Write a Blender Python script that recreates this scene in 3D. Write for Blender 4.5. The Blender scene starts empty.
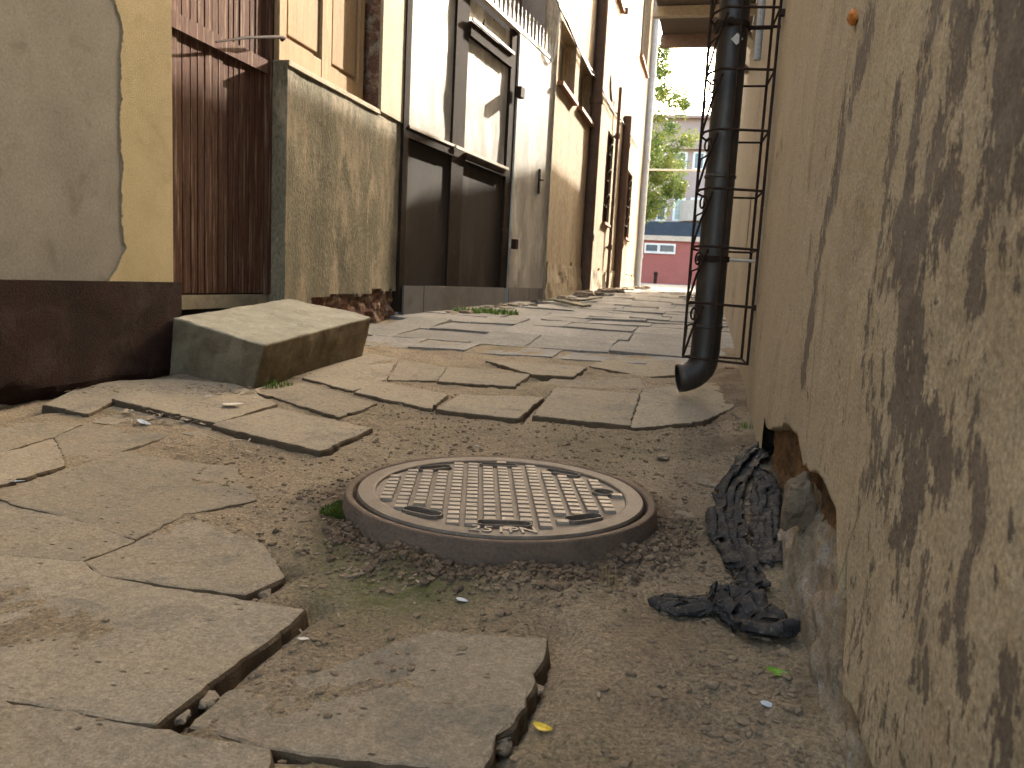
import bpy, bmesh, math, random
from mathutils import Vector, Matrix, noise
from mathutils.bvhtree import BVHTree
R_ = math.radians
rnd = random.Random(7)
S = bpy.context.scene
C = S.collection

# ------------------------------------------------------------------ camera
F = 770.0; CZ = 0.55
roll, pitch, yaw = R_(3.0), R_(7.69), R_(13.66)
fw = Vector((-math.sin(yaw)*math.cos(pitch), math.cos(yaw)*math.cos(pitch), -math.sin(pitch)))
r0 = Vector((math.cos(yaw), math.sin(yaw), 0)); u0 = r0.cross(fw)
rt = math.cos(roll)*r0 + math.sin(roll)*u0
up = -math.sin(roll)*r0 + math.cos(roll)*u0
cam = bpy.data.cameras.new('camera'); co = bpy.data.objects.new('camera', cam); C.objects.link(co)
cam.sensor_fit = 'HORIZONTAL'; cam.sensor_width = 36; cam.lens = F/1024*36
cam.dof.use_dof = True; cam.dof.focus_distance = 1.8; cam.dof.aperture_fstop = 13.0
cam.clip_start = 0.02; cam.clip_end = 1500
M = Matrix((rt, up, -fw)).transposed().to_4x4(); M.translation = (0, 0, CZ); co.matrix_world = M
S.camera = co
# ------------------------------------------------------------------ light
SUN_AZ, SUN_EL = 16.0, 26.0          # degrees from the alley direction towards +X, and above the horizon
w = bpy.data.worlds.new('World'); S.world = w; w.use_nodes = True
nt = w.node_tree; bg = nt.nodes['Background']
sky = nt.nodes.new('ShaderNodeTexSky'); sky.sky_type = 'NISHITA'; sky.sun_disc = False
sky.sun_elevation = R_(SUN_EL); sky.sun_rotation = R_(SUN_AZ); sky.dust_density = 5.0; sky.air_density = .8; sky.ozone_density = .6
wm = nt.nodes.new('ShaderNodeMix'); wm.data_type = 'RGBA'; wm.blend_type = 'MULTIPLY'; wm.inputs[0].default_value = 1.0
nt.links.new(sky.outputs[0], wm.inputs[6]); wm.inputs[7].default_value = (1.0, .93, .78, 1); nt.links.new(wm.outputs[2], bg.inputs[0]); bg.inputs[1].default_value = 0.15      # hazy, warm evening sky
sl = bpy.data.lights.new('sun', 'SUN'); sl.energy = 2.0; sl.angle = R_(0.6); sl.color = (1, .90, .76)
so = bpy.data.objects.new('sun', sl); C.objects.link(so)
sd = Vector((math.sin(R_(SUN_AZ))*math.cos(R_(SUN_EL)), math.cos(R_(SUN_AZ))*math.cos(R_(SUN_EL)), math.sin(R_(SUN_EL))))
so.rotation_euler = sd.to_track_quat('Z', 'Y').to_euler(); so.location = (3, 5, 8)
S.view_settings.view_transform = 'Standard'; S.view_settings.look = 'None'
S.view_settings.exposure = 3.6; S.view_settings.gamma = 1.0

# ------------------------------------------------------------------ measuring helpers
def ray(x, y): return fw + rt*((x-512)/F) - up*((y-384)/F)
O = Vector((0, 0, CZ))
def on_x(x, y, X): d = ray(x, y); return O + d*(X/d.x)
def on_y(x, y, Y): d = ray(x, y); return O + d*(Y/d.y)
def on_pl(x, y, p0, n): d = ray(x, y); n = Vector(n); return O + d*((Vector(p0)-O).dot(n)/d.dot(n))
PROF = [(-30,-.05),(0,-.01),(1.9,0),(3,.06),(4,.12),(5.5,.22),(8.5,.31),(12,.41),(15,.45),(22,.52),(35,.70),(60,.72),(2000,.72)]
def G(X, Y):
    for (a, za), (b, zb) in zip(PROF, PROF[1:]):
        if Y <= b:
            t = max(0, (Y-a)/(b-a)); return za + (zb-za)*t
    return .72
def gpt(x, y, off=0.0):
    d = ray(x, y); t = 1.0
    lo, hi = .2, 80.0
    for i in range(60):
        m = (lo+hi)/2; p = O + d*m
        if p.z > G(p.x, p.y)+off: lo = m
        else: hi = m
    return O + d*lo
def fbm(v, o=4):
    return noise.fractal(Vector(v), 1.0, 2.0, o)

# ------------------------------------------------------------------ materials
def nd(t, kind, **kw):
    n = t.nodes.new(kind)
    for k, v in kw.items():
        if k.startswith('i_'): n.inputs[k[2:].replace('_', ' ')].default_value = v
        else: setattr(n, k, v)
    return n
def ramp(t, fac, stops):
    r = t.nodes.new('ShaderNodeValToRGB'); t.links.new(fac, r.inputs[0])
    e = r.color_ramp.elements
    while len(e) < len(stops): e.new(.5)
    for el, (p, c) in zip(e, stops):
        el.position = p; el.color = (c if not isinstance(c, (int, float)) else (c, c, c)) + ((1,) if not isinstance(c, (int, float)) else ()) if not isinstance(c, (int, float)) else (c, c, c, 1)
    return r.outputs[0]
def mixc(t, fac, a, b, mode='MIX'):
    m = t.nodes.new('ShaderNodeMix'); m.data_type = 'RGBA'; m.blend_type = mode
    for s, v in ((m.inputs[0], fac), (m.inputs[6], a), (m.inputs[7], b)):
        if hasattr(v, 'default_value') or hasattr(v, 'is_linked'): t.links.new(v, s)
        else: s.default_value = v if isinstance(v, (int, float)) else tuple(v)+(1,)
    return m.outputs[2]
def nz(t, vec, scale, detail=6, rough=.6, dist=0.0):
    n = nd(t, 'ShaderNodeTexNoise'); n.inputs['Scale'].default_value = scale; n.inputs['Detail'].default_value = detail
    n.inputs['Roughness'].default_value = rough; n.inputs['Distortion'].default_value = dist
    t.links.new(vec, n.inputs['Vector']); return n.outputs['Fac']
def math_(t, op, a, b=0.0):
    m = nd(t, 'ShaderNodeMath', operation=op)
    for i, v in ((0, a), (1, b)):
        if isinstance(v, (int, float)): m.inputs[i].default_value = v
        else: t.links.new(v, m.inputs[i])
    return m.outputs[0]
def start(name, rough=.85, spec=.3, metal=0.0):
    m = bpy.data.materials.new(name); m.use_nodes = True; t = m.node_tree; b = t.nodes['Principled BSDF']
    b.inputs['Roughness'].default_value = rough; b.inputs['Specular IOR Level'].default_value = spec; b.inputs['Metallic'].default_value = metal
    tc = nd(t, 'ShaderNodeNewGeometry')
    return m, t, b, tc.outputs['Position']
def mapv(t, vec, sc=(1,1,1), loc=(0,0,0)):
    n = nd(t, 'ShaderNodeMapping'); n.inputs['Scale'].default_value = sc; n.inputs['Location'].default_value = loc
    t.links.new(vec, n.inputs['Vector']); return n.outputs[0]
def bump(t, b, h, dist=.01, strength=1.0, prev=None):
    n = nd(t, 'ShaderNodeBump'); n.inputs['Distance'].default_value = dist; n.inputs['Strength'].default_value = strength
    t.links.new(h, n.inputs['Height'])
    if prev is not None: t.links.new(prev, n.inputs['Normal'])
    t.links.new(n.outputs[0], b.inputs['Normal']); return n.outputs[0]
def var(c, k): return tuple(min(1, x*k) for x in c)

def surf(name, col, col2=None, scale=6, fine=120, rough=.85, bd=.004, stretch=(1,1,1), metal=0.0, spec=.3, dirt=None, dirt_scale=2.0, dirt_lo=.5, dirt_hi=.65, fineamt=.25, rand=0.0):
    """general weathered surface: two tones, fine grain, optional patches of a third tone"""
    m, t, b, P = start(name, rough, spec, metal)
    v = mapv(t, P, stretch)
    n1 = nz(t, v, scale, 8, .65); n2 = nz(t, v, fine, 4, .7)
    c = mixc(t, ramp(t, n1, [(.32, 0.0), (.68, 1.0)]), col, col2 or var(col, .7))
    c = mixc(t, fineamt*2, c, mixc(t, 1.0, c, ramp(t, n2, [(.3, .45), (.7, 1.35)]), 'MULTIPLY'))
    if dirt:
        n3 = nz(t, mapv(t, v, (1,1,1), (7,3,5)), dirt_scale, 9, .7, .3)
        c = mixc(t, ramp(t, n3, [(dirt_lo, 0.0), (dirt_hi, 1.0)]), c, dirt)
    if rand:
        oi = nd(t, 'ShaderNodeObjectInfo')
        c = mixc(t, 1.0, c, ramp(t, oi.outputs['Random'], [(0, 1-rand), (1, 1+rand)]), 'MULTIPLY')
    t.links.new(c, b.inputs['Base Color'])
    bump(t, b, math_(t, 'ADD', math_(t, 'MULTIPLY', n1, .6), n2), bd)
    return m

MAT = {}
MAT['yellow'] = surf('yellow_render', (.53,.445,.26), (.46,.38,.215), 5, 260, .9, .004, dirt=(.34,.27,.14), dirt_scale=3, dirt_lo=.55, dirt_hi=.75)
MAT['cement'] = surf('grey_cement', (.34,.32,.275), (.25,.235,.205), 3, 90, .95, .0006, dirt=(.19,.17,.14), dirt_scale=5, dirt_lo=.56, dirt_hi=.72, fineamt=.2)
MAT['maroon'] = surf('maroon_plinth', (.040,.021,.018), (.026,.017,.015), 6, 120, .95, .006, spec=.1, dirt=(.075,.055,.045), dirt_scale=5, dirt_lo=.52, dirt_hi=.8)
MAT['oldwall'] = surf('old_grey_render', (.27,.24,.165), (.12,.11,.072), 4, 90, .92, .012, (1,1,.4), dirt=(.37,.31,.22), dirt_scale=5, dirt_lo=.5, dirt_hi=.62, fineamt=.45)
MAT['oldtrim'] = surf('pale_render', (.42,.36,.25), (.31,.26,.18), 4, 120, .92, .005, (1,1,.5))
MAT['brick'] = surf('exposed_brick', (.19,.085,.05), (.10,.06,.042), 12, 60, .95, .012, dirt=(.26,.22,.16), dirt_scale=9, dirt_lo=.5, dirt_hi=.62)
MAT['planks'] = surf('brown_painted_planks', (.115,.060,.043), (.075,.04,.03), 8, 60, .9, .003, (9,9,.35), dirt=(.26,.19,.14), dirt_scale=7, dirt_lo=.52, dirt_hi=.66, rand=.1, fineamt=.5, spec=.08)
MAT['shutter'] = surf('pale_brown_shutter_paint', (.37,.26,.15), (.28,.19,.105), 6, 60, .85, .002, (6,6,.5), spec=.1, dirt=(.22,.14,.08), dirt_scale=5, dirt_lo=.6, dirt_hi=.78)
MAT['dark'] = surf('dark_void', (.02,.018,.016), None, 6, 50, .9, .002)
MAT['gatepanel'] = surf('worn_gate_sheet', (.44,.42,.37), (.20,.19,.17), 3.0, 40, .55, .0015, (1,1,.45), dirt=(.55,.53,.48), dirt_scale=2.4, dirt_lo=.5, dirt_hi=.62, spec=.2, fineamt=.12)  # pale mottling paints the sheet's blotchy reflections into its colour
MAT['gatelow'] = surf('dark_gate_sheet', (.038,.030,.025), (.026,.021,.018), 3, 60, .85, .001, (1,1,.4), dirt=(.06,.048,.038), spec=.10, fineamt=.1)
MAT['gateframe'] = surf('brown_gate_frame', (.030,.020,.015), (.022,.016,.012), 8, 90, .92, .002, dirt=(.085,.045,.025), dirt_scale=8, dirt_lo=.58, dirt_hi=.72, spec=.06)
MAT['galv'] = surf('grey_sheet_plate', (.17,.165,.16), (.125,.12,.118), 5, 70, .5, .001, dirt=(.10,.085,.07), spec=.5, fineamt=.12)
MAT['rail'] = surf('pale_rail', (.55,.50,.42), (.42,.38,.31), 6, 60, .45, .001)
MAT['tan'] = surf('tan_render', (.35,.285,.20), (.27,.215,.15), 3, 40, .93, .014, (1,1,.3), spec=.1, dirt=(.22,.175,.12), dirt_scale=3, dirt_lo=.5, dirt_hi=.66, fineamt=.4)
MAT['tanlow'] = surf('tan_render_base', (.36,.29,.19), (.26,.21,.14), 3, 60, .93, .010, (1,1,.6), dirt=(.17,.14,.10), dirt_scale=3, dirt_lo=.5, dirt_hi=.66)
MAT['mauve'] = surf('grey_yard_wall', (.20,.165,.14), (.16,.13,.11), 3, 60, .9, .004)
MAT['pipebrown'] = surf('brown_pipe_paint', (.13,.085,.06), (.09,.06,.045), 6, 60, .9, .002, spec=.1)
MAT['pipegrey'] = surf('pale_grey_pipe_paint', (.36,.38,.39), (.30,.31,.32), 6, 60, .5, .001)
MAT['pipeblack'] = surf('dark_drainpipe_paint', (.036,.029,.023), (.026,.021,.018), 5, 160, .45, .0008, (1,1,.4), dirt=(.075,.06,.045), dirt_scale=5, dirt_lo=.5, dirt_hi=.66, spec=.4)
MAT['iron'] = surf('rusty_wrought_iron', (.045,.026,.018), (.025,.018,.015), 30, 300, .85, .001, spec=.1, dirt=(.13,.06,.03), dirt_scale=25, dirt_lo=.6, dirt_hi=.72)
MAT['sillred'] = surf('terracotta_sill', (.24,.11,.06), (.18,.085,.05), 6, 60, .8, .002)
MAT['paneglass'] = surf('dusty_window_pane', (.12,.11,.095), (.085,.08,.07), 3, 40, .3, .0005, spec=.5)
MAT['canopy'] = surf('canopy_boards', (.30,.24,.19), (.23,.18,.14), 4, 40, .8, .003, (.6,8,1))
MAT['beam'] = surf('cream_beam', (.75,.66,.5), (.62,.53,.4), 5, 50, .7, .002)
MAT['pinkbeam'] = surf('faded_beam', (.42,.30,.25), (.33,.23,.19), 5, 50, .7, .002)
MAT['red'] = surf('red_garage_render', (.36,.125,.105), (.31,.105,.09), 1.2, 20, .85, .003)
MAT['navy'] = surf('dark_blue_cladding', (.035,.055,.085), (.025,.04,.06), 3, 30, .6, .002)
MAT['pinkgrey'] = surf('pink_grey_render', (.40,.32,.28), (.35,.28,.25), .8, 20, .9, .002)
MAT['cream'] = surf('cream_trim', (.55,.47,.38), (.48,.41,.33), 2, 20, .85, .002)
MAT['winwhite'] = surf('white_window_frame', (.75,.75,.72), (.7,.7,.68), 3, 20, .5, .001)
MAT['winblue'] = surf('blue_grey_glass', (.10,.14,.17), (.06,.09,.11), 1.5, 10, .12, .0003, spec=.6)
MAT['blind'] = surf('pale_green_blind', (.42,.50,.44), (.30,.37,.33), 1, 10, .6, .001, (.2,.2,14))
MAT['asphalt'] = surf('street_asphalt', (.16,.15,.14), (.12,.115,.105), 3, 80, .9, .006)
MAT['roof'] = surf('old_roof_tile', (.20,.09,.06), (.14,.07,.05), 3, 30, .85, .01)
MAT['stone'] = surf('weathered_stone', (.30,.27,.20), (.22,.20,.15), 9, 140, .92, .006, dirt=(.16,.15,.09), dirt_scale=6, dirt_lo=.52, dirt_hi=.68, rand=.1)
MAT['rubble'] = surf('rubble_stone', (.30,.25,.18), (.22,.17,.12), 18, 140, .95, .006, dirt=(.16,.10,.06), dirt_scale=14, dirt_lo=.55, dirt_hi=.66, rand=.2)
MAT['yellowleaf'] = surf('yellow_leaf', (.62,.45,.04), (.5,.33,.03), 40, 200, .6, .0005)
MAT['greenleaf'] = surf('fresh_green_leaf', (.16,.32,.03), (.12,.24,.03), 40, 200, .5, .0005)
MAT['scrap'] = surf('pale_paper', (.62,.60,.54), (.45,.42,.36), 60, 200, .8, .0005)
MAT['shard'] = surf('pale_blue_shard', (.45,.52,.60), (.38,.44,.5), 60, 200, .3, .0005)
MAT['mortar'] = surf('old_mortar', (.20,.155,.10), (.12,.09,.06), 18, 140, .95, .006)
MAT['orange'] = surf('orange_foam', (.55,.20,.03), (.45,.14,.02), 60, 200, .8, .002)
MAT['cable'] = surf('cable_sheath', (.10,.075,.055), (.07,.05,.04), 20, 100, .6, .0005)
MAT['palewire'] = surf('pale_wire', (.5,.47,.42), (.42,.4,.36), 20, 100, .6, .0005)

def mat_block():
    m, t, b, P = start('cast_concrete_step', .93, .25)
    n1 = nz(t, P, 7, 9, .7, .4); n2 = nz(t, P, 140, 4, .7); n3 = nz(t, mapv(t, P, (1,1,1), (3,9,1)), 11, 8, .75)
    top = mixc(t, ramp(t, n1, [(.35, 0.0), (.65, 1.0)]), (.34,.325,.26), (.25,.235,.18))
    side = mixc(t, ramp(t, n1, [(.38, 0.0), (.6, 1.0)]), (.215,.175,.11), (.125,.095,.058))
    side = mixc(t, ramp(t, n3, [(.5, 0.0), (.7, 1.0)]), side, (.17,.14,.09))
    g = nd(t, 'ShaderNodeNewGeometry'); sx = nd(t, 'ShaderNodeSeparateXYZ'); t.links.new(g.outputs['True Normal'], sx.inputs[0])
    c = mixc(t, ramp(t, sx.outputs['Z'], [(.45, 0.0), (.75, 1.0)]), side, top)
    c = mixc(t, .4, c, mixc(t, 1.0, c, ramp(t, n2, [(.3, .45), (.7, 1.35)]), 'MULTIPLY'))
    t.links.new(c, b.inputs['Base Color']); bump(t, b, math_(t, 'ADD', n1, math_(t, 'MULTIPLY', n2, .35)), .008); return m
MAT['block'] = mat_block()

def mat_slab():
    m, t, b, P = start('worn_concrete_slab', .93, .22)
    oi = nd(t, 'ShaderNodeObjectInfo')
    off = nd(t, 'ShaderNodeVectorMath', operation='SCALE'); off.inputs['Scale'].default_value = 37.0
    cmb = nd(t, 'ShaderNodeCombineXYZ'); t.links.new(oi.outputs['Random'], cmb.inputs[0]); t.links.new(oi.outputs['Random'], cmb.inputs[1])
    t.links.new(cmb.outputs[0], off.inputs[0])
    add = nd(t, 'ShaderNodeVectorMath', operation='ADD'); t.links.new(P, add.inputs[0]); t.links.new(off.outputs[0], add.inputs[1]); V = add.outputs[0]
    big = nz(t, V, 3.2, 8, .62, .6); mid = nz(t, V, 22, 8, .7, .3); fine = nz(t, V, 230, 4, .75)
    c = mixc(t, ramp(t, big, [(.35, 0.0), (.62, 1.0)]), (.30,.255,.19), (.25,.215,.162))
    # worn greyer wet-looking skin with a crisp outline
    skin = nz(t, mapv(t, V, (1,1,1), (5,2,0)), 4.5, 9, .6, .5)
    c = mixc(t, ramp(t, skin, [(.565, 0.0), (.585, .6)]), c, (.19,.17,.135))
    c = mixc(t, ramp(t, mid, [(.52, 0.0), (.72, .75)]), c, (.34,.28,.205))
    pits = nd(t, 'ShaderNodeTexVoronoi', feature='F1'); pits.inputs['Scale'].default_value = 27; pits.inputs['Randomness'].default_value = 1.0; t.links.new(mapv(t, V, (1,1.8,1)), pits.inputs['Vector'])
    pn = nz(t, V, 9, 4, .6)
    pit = math_(t, 'MULTIPLY', ramp(t, pits.outputs['Distance'], [(.09, 1.0), (.17, 0.0)]), ramp(t, pn, [(.49, 0.0), (.56, 1.0)]))
    dust = nz(t, P, 5.5, 8, .7, .6)
    c = mixc(t, ramp(t, dust, [(.46, 0.0), (.58, .75)]), c, (.30,.248,.175))
    c = mixc(t, math_(t, 'MULTIPLY', pit, .85), c, (.075,.055,.038))
    c = mixc(t, .6, c, mixc(t, 1.0, c, ramp(t, fine, [(.28, .35), (.72, 1.5)]), 'MULTIPLY'))
    gr = nz(t, P, 75, 6, .75); c = mixc(t, .6, c, mixc(t, 1.0, c, ramp(t, gr, [(.3, .5), (.7, 1.4)]), 'MULTIPLY'))
    c = mixc(t, 1.0, c, ramp(t, oi.outputs['Random'], [(0, .88), (1, 1.12)]), 'MULTIPLY')
    # darker brown on the broken side faces
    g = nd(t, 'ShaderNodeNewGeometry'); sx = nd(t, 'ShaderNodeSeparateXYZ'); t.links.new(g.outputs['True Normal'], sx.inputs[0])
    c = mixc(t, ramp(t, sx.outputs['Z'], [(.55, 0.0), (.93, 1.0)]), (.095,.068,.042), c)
    t.links.new(c, b.inputs['Base Color'])
    h = math_(t, 'ADD', math_(t, 'MULTIPLY', mid, .9), math_(t, 'MULTIPLY', fine, .35))
    h = math_(t, 'SUBTRACT', h, math_(t, 'MULTIPLY', pit, .5))
    h = math_(t, 'ADD', h, math_(t, 'MULTIPLY', ramp(t, skin, [(.55, 0.0), (.58, 1.0)]), .15))
    bump(t, b, h, .009); return m
MAT['slab'] = mat_slab()

def mat_pavement():
    m, t, b, P = start('far_paving', .9, .3)
    vc = nd(t, 'ShaderNodeVertexColor', layer_name='tone')
    n1 = nz(t, P, 5, 8, .65, .4); n2 = nz(t, P, 45, 6, .7); 
    c = mixc(t, ramp(t, n1, [(.35, 0.0), (.65, 1.0)]), (.235,.225,.205), (.175,.168,.152))
    c = mixc(t, .6, c, mixc(t, 1.0, c, ramp(t, n2, [(.3, .45), (.7, 1.4)]), 'MULTIPLY'))
    c = mixc(t, 1.0, c, vc.outputs[0], 'MULTIPLY')
    t.links.new(c, b.inputs['Base Color']); bump(t, b, math_(t, 'ADD', n1, n2), .008); return m
MAT['pavement'] = mat_pavement()

def mat_soil():
    m, t, b, P = start('trodden_soil', .97, .2)
    n1 = nz(t, P, 2.6, 8, .65, .5); n2 = nz(t, P, 24, 8, .75, .3); n3 = nz(t, P, 150, 4, .8)
    c = mixc(t, ramp(t, n1, [(.35, 0.0), (.62, 1.0)]), (.325,.262,.182), (.225,.178,.122))
    c = mixc(t, ramp(t, n2, [(.45, 0.0), (.7, .8)]), c, (.35,.27,.175))
    c = mixc(t, ramp(t, n2, [(.28, .85), (.42, 0.0)]), c, (.085,.06,.04))
    c = mixc(t, .85, c, mixc(t, 1.0, c, ramp(t, n3, [(.3, .25), (.7, 1.6)]), 'MULTIPLY'))
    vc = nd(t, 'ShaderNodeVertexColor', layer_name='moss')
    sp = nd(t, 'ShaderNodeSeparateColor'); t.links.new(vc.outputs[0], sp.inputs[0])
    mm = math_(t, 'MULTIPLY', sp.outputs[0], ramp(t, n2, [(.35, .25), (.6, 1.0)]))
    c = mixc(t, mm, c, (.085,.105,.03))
    c = mixc(t, math_(t, 'MULTIPLY', sp.outputs[1], ramp(t, n2, [(.3, .6), (.6, 1.0)])), c, (.075,.045,.028))  # green channel: darker soil tone round the collar and towards the right wall
    vor = nd(t, 'ShaderNodeTexVoronoi'); vor.inputs['Scale'].default_value = 70; t.links.new(P, vor.inputs['Vector'])
    t.links.new(c, b.inputs['Base Color'])
    h = math_(t, 'ADD', n2, math_(t, 'MULTIPLY', n3, .5)); h = math_(t, 'SUBTRACT', h, math_(t, 'MULTIPLY', vor.outputs['Distance'], .35))
    bump(t, b, h, .014); return m
MAT['soil'] = mat_soil()

def mat_rightwall():
    m, t, b, P = start('peeling_painted_plaster', .9, .3)
    vc = nd(t, 'ShaderNodeVertexColor', layer_name='peel'); sp = nd(t, 'ShaderNodeSeparateColor'); t.links.new(vc.outputs[0], sp.inputs[0])
    v1 = mapv(t, P, (1, 1, .55))
    edge = nz(t, v1, 62, 9, .75, .25); edge2 = nz(t, v1, 16, 6, .65); grain = nz(t, P, 620, 3, .7); grain2 = nz(t, P, 190, 5, .78); big = nz(t, P, 3.5, 6, .6)
    s = math_(t, 'ADD', sp.outputs[0], math_(t, 'MULTIPLY', math_(t, 'SUBTRACT', edge, .5), 2.6))
    s = math_(t, 'ADD', s, math_(t, 'MULTIPLY', math_(t, 'SUBTRACT', edge2, .5), 1.5))
    k = ramp(t, s, [(.49, 0.0), (.53, 1.0)])
    beige = mixc(t, ramp(t, big, [(.35, 0.0), (.65, 1.0)]), (.47,.39,.265), (.39,.32,.215))
    beige = mixc(t, sp.outputs[1], beige, (.42,.345,.24))
    brown = mixc(t, ramp(t, edge2, [(.4, 0.0), (.6, 1.0)]), (.145,.115,.088), (.18,.145,.11))
    c = mixc(t, k, beige, brown)
    halo = ramp(t, s, [(.40, 0.0), (.48, .45), (.5, 0.0)])
    c = mixc(t, halo, c, (.40,.325,.22))
    # hairline cracks and damp streaks on the smooth part
    streak = nz(t, mapv(t, P, (1, 5, .6)), 4, 7, .7, .3)
    c = mixc(t, math_(t, 'MULTIPLY', ramp(t, streak, [(.56, 0.0), (.68, .55)]), .8), c, (.19,.14,.095))
    c = mixc(t, sp.outputs[2], c, (.035,.025,.018))
    c = mixc(t, .75, c, mixc(t, 1.0, c, ramp(t, grain2, [(.34, .4), (.66, 1.5)]), 'MULTIPLY'))
    c = mixc(t, .35, c, mixc(t, 1.0, c, ramp(t, grain, [(.3, .4), (.7, 1.5)]), 'MULTIPLY'))
    t.links.new(c, b.inputs['Base Color'])
    h = math_(t, 'ADD', math_(t, 'MULTIPLY', grain2, .45), math_(t, 'MULTIPLY', grain, .2))
    h = math_(t, 'SUBTRACT', h, math_(t, 'MULTIPLY', k, .8)); h = math_(t, 'SUBTRACT', h, math_(t, 'MULTIPLY', sp.outputs[2], 1.6))
    h = math_(t, 'ADD', h, math_(t, 'MULTIPLY', edge, .5))
    bump(t, b, h, .0035); return m
MAT['rwall'] = mat_rightwall()
def mat_footing():
    m, t, b, P = start('crumbling_mortar_footing', .93, .3)
    n1 = nz(t, P, 9, 9, .7, .5); n2 = nz(t, P, 60, 7, .75); n3 = nz(t, mapv(t, P, (1,1,1), (4,4,4)), 14, 8, .7, .6); n4 = nz(t, P, 260, 3, .7)
    c = mixc(t, ramp(t, n1, [(.38, 0.0), (.6, 1.0)]), (.36,.29,.20), (.28,.22,.15))
    c = mixc(t, ramp(t, n3, [(.51, 0.0), (.6, .85)]), c, (.36,.345,.32))
    c = mixc(t, ramp(t, n3, [(.30, .85), (.4, 0.0)]), c, (.16,.085,.035))
    c = mixc(t, .6, c, mixc(t, 1.0, c, ramp(t, n2, [(.3, .3), (.7, 1.5)]), 'MULTIPLY'))
    c = mixc(t, .4, c, mixc(t, 1.0, c, ramp(t, n4, [(.3, .4), (.7, 1.5)]), 'MULTIPLY'))
    t.links.new(c, b.inputs['Base Color']); bump(t, b, math_(t, 'ADD', math_(t, 'ADD', n1, n2), math_(t, 'MULTIPLY', n4, .3)), .009); return m
MAT['footing'] = mat_footing()
def mat_core():
    m, t, b, P = start('orange_brick_core', .95, .2)
    n1 = nz(t, P, 14, 8, .7, .5); n2 = nz(t, P, 90, 6, .75)
    c = mixc(t, ramp(t, n1, [(.4, 0.0), (.58, 1.0)]), (.31,.17,.08), (.15,.09,.05))
    c = mixc(t, .6, c, mixc(t, 1.0, c, ramp(t, n2, [(.3, .3), (.7, 1.5)]), 'MULTIPLY'))
    t.links.new(c, b.inputs['Base Color']); bump(t, b, math_(t, 'ADD', n1, n2), .012); return m
MAT['core'] = mat_core()
def mat_iron_lid(name, base, rust, worn, rough):
    m, t, b, P = start(name, rough, .5, .35)
    n1 = nz(t, P, 14, 8, .7, .3); n2 = nz(t, P, 180, 5, .75)
    c = mixc(t, ramp(t, n1, [(.35, 0.0), (.6, 1.0)]), base, rust)
    c = mixc(t, ramp(t, n2, [(.5, 0.0), (.66, .6)]), c, worn)
    t.links.new(c, b.inputs['Base Color']); bump(t, b, math_(t, 'ADD', math_(t, 'MULTIPLY', n1, .4), n2), .0012); return m
MAT['lid'] = mat_iron_lid('cast_iron', (.165,.138,.11), (.125,.098,.074), (.25,.205,.16), .7)
MAT['lidbase'] = mat_iron_lid('dirty_cast_iron', (.085,.06,.042), (.12,.085,.058), (.16,.12,.09), .85)
MAT['tread'] = mat_iron_lid('worn_cast_iron', (.27,.23,.18), (.22,.18,.14), (.34,.29,.23), .6)
MAT['collar'] = surf('rusty_collar', (.15,.105,.075), (.105,.075,.055), 9, 120, .85, .004, dirt=(.17,.12,.08), dirt_scale=8, dirt_lo=.5, dirt_hi=.68)
def mat_plastic():
    m, t, b, P = start('weathered_black_sheeting', .75, .12)
    n1 = nz(t, P, 22, 8, .7, .5); n2 = nz(t, P, 120, 4, .7)
    c = mixc(t, ramp(t, n1, [(.38, 0.0), (.6, 1.0)]), (.038,.038,.040), (.018,.018,.019))
    n3 = nz(t, P, 9, 8, .7, .4)
    c = mixc(t, ramp(t, n3, [(.54, 0.0), (.66, .6)]), c, (.11,.088,.062))
    c = mixc(t, ramp(t, n2, [(.56, 0.0), (.68, .6)]), c, (.20,.16,.11))
    t.links.new(c, b.inputs['Base Color']); bump(t, b, n1, .004); return m
MAT['plastic'] = mat_plastic()
def mat_leaf(name, a, bcol, scale=1.0):
    m, t, b, P = start(name, .6, .3)
    n1 = nz(t, P, scale, 3, .6)
    c = mixc(t, ramp(t, n1, [(.4, 0.0), (.6, 1.0)]), a, bcol)
    t.links.new(c, b.inputs['Base Color'])
    tr = nd(t, 'ShaderNodeBsdfTranslucent'); t.links.new(c, tr.inputs[0]); mx = nd(t, 'ShaderNodeMixShader'); mx.inputs[0].default_value = .4
    t.links.new(b.outputs[0], mx.inputs[1]); t.links.new(tr.outputs[0], mx.inputs[2]); t.links.new(mx.outputs[0], t.nodes['Material Output'].inputs[0]); return m
MAT['foliage'] = mat_leaf('tree_leaf', (.055,.11,.018), (.15,.18,.04), 1.1)
MAT['grass'] = mat_leaf('grass_blade', (.06,.12,.02), (.10,.16,.03), 9)
MAT['mossblade'] = mat_leaf('moss_tuft', (.085,.12,.02), (.055,.085,.02), 20)
MAT['drygrass'] = mat_leaf('dry_stalk', (.34,.28,.14), (.25,.2,.1), 20)
MAT['bark'] = surf('bark', (.12,.09,.06), (.08,.06,.045), 5, 40, .9, .01)

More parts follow.
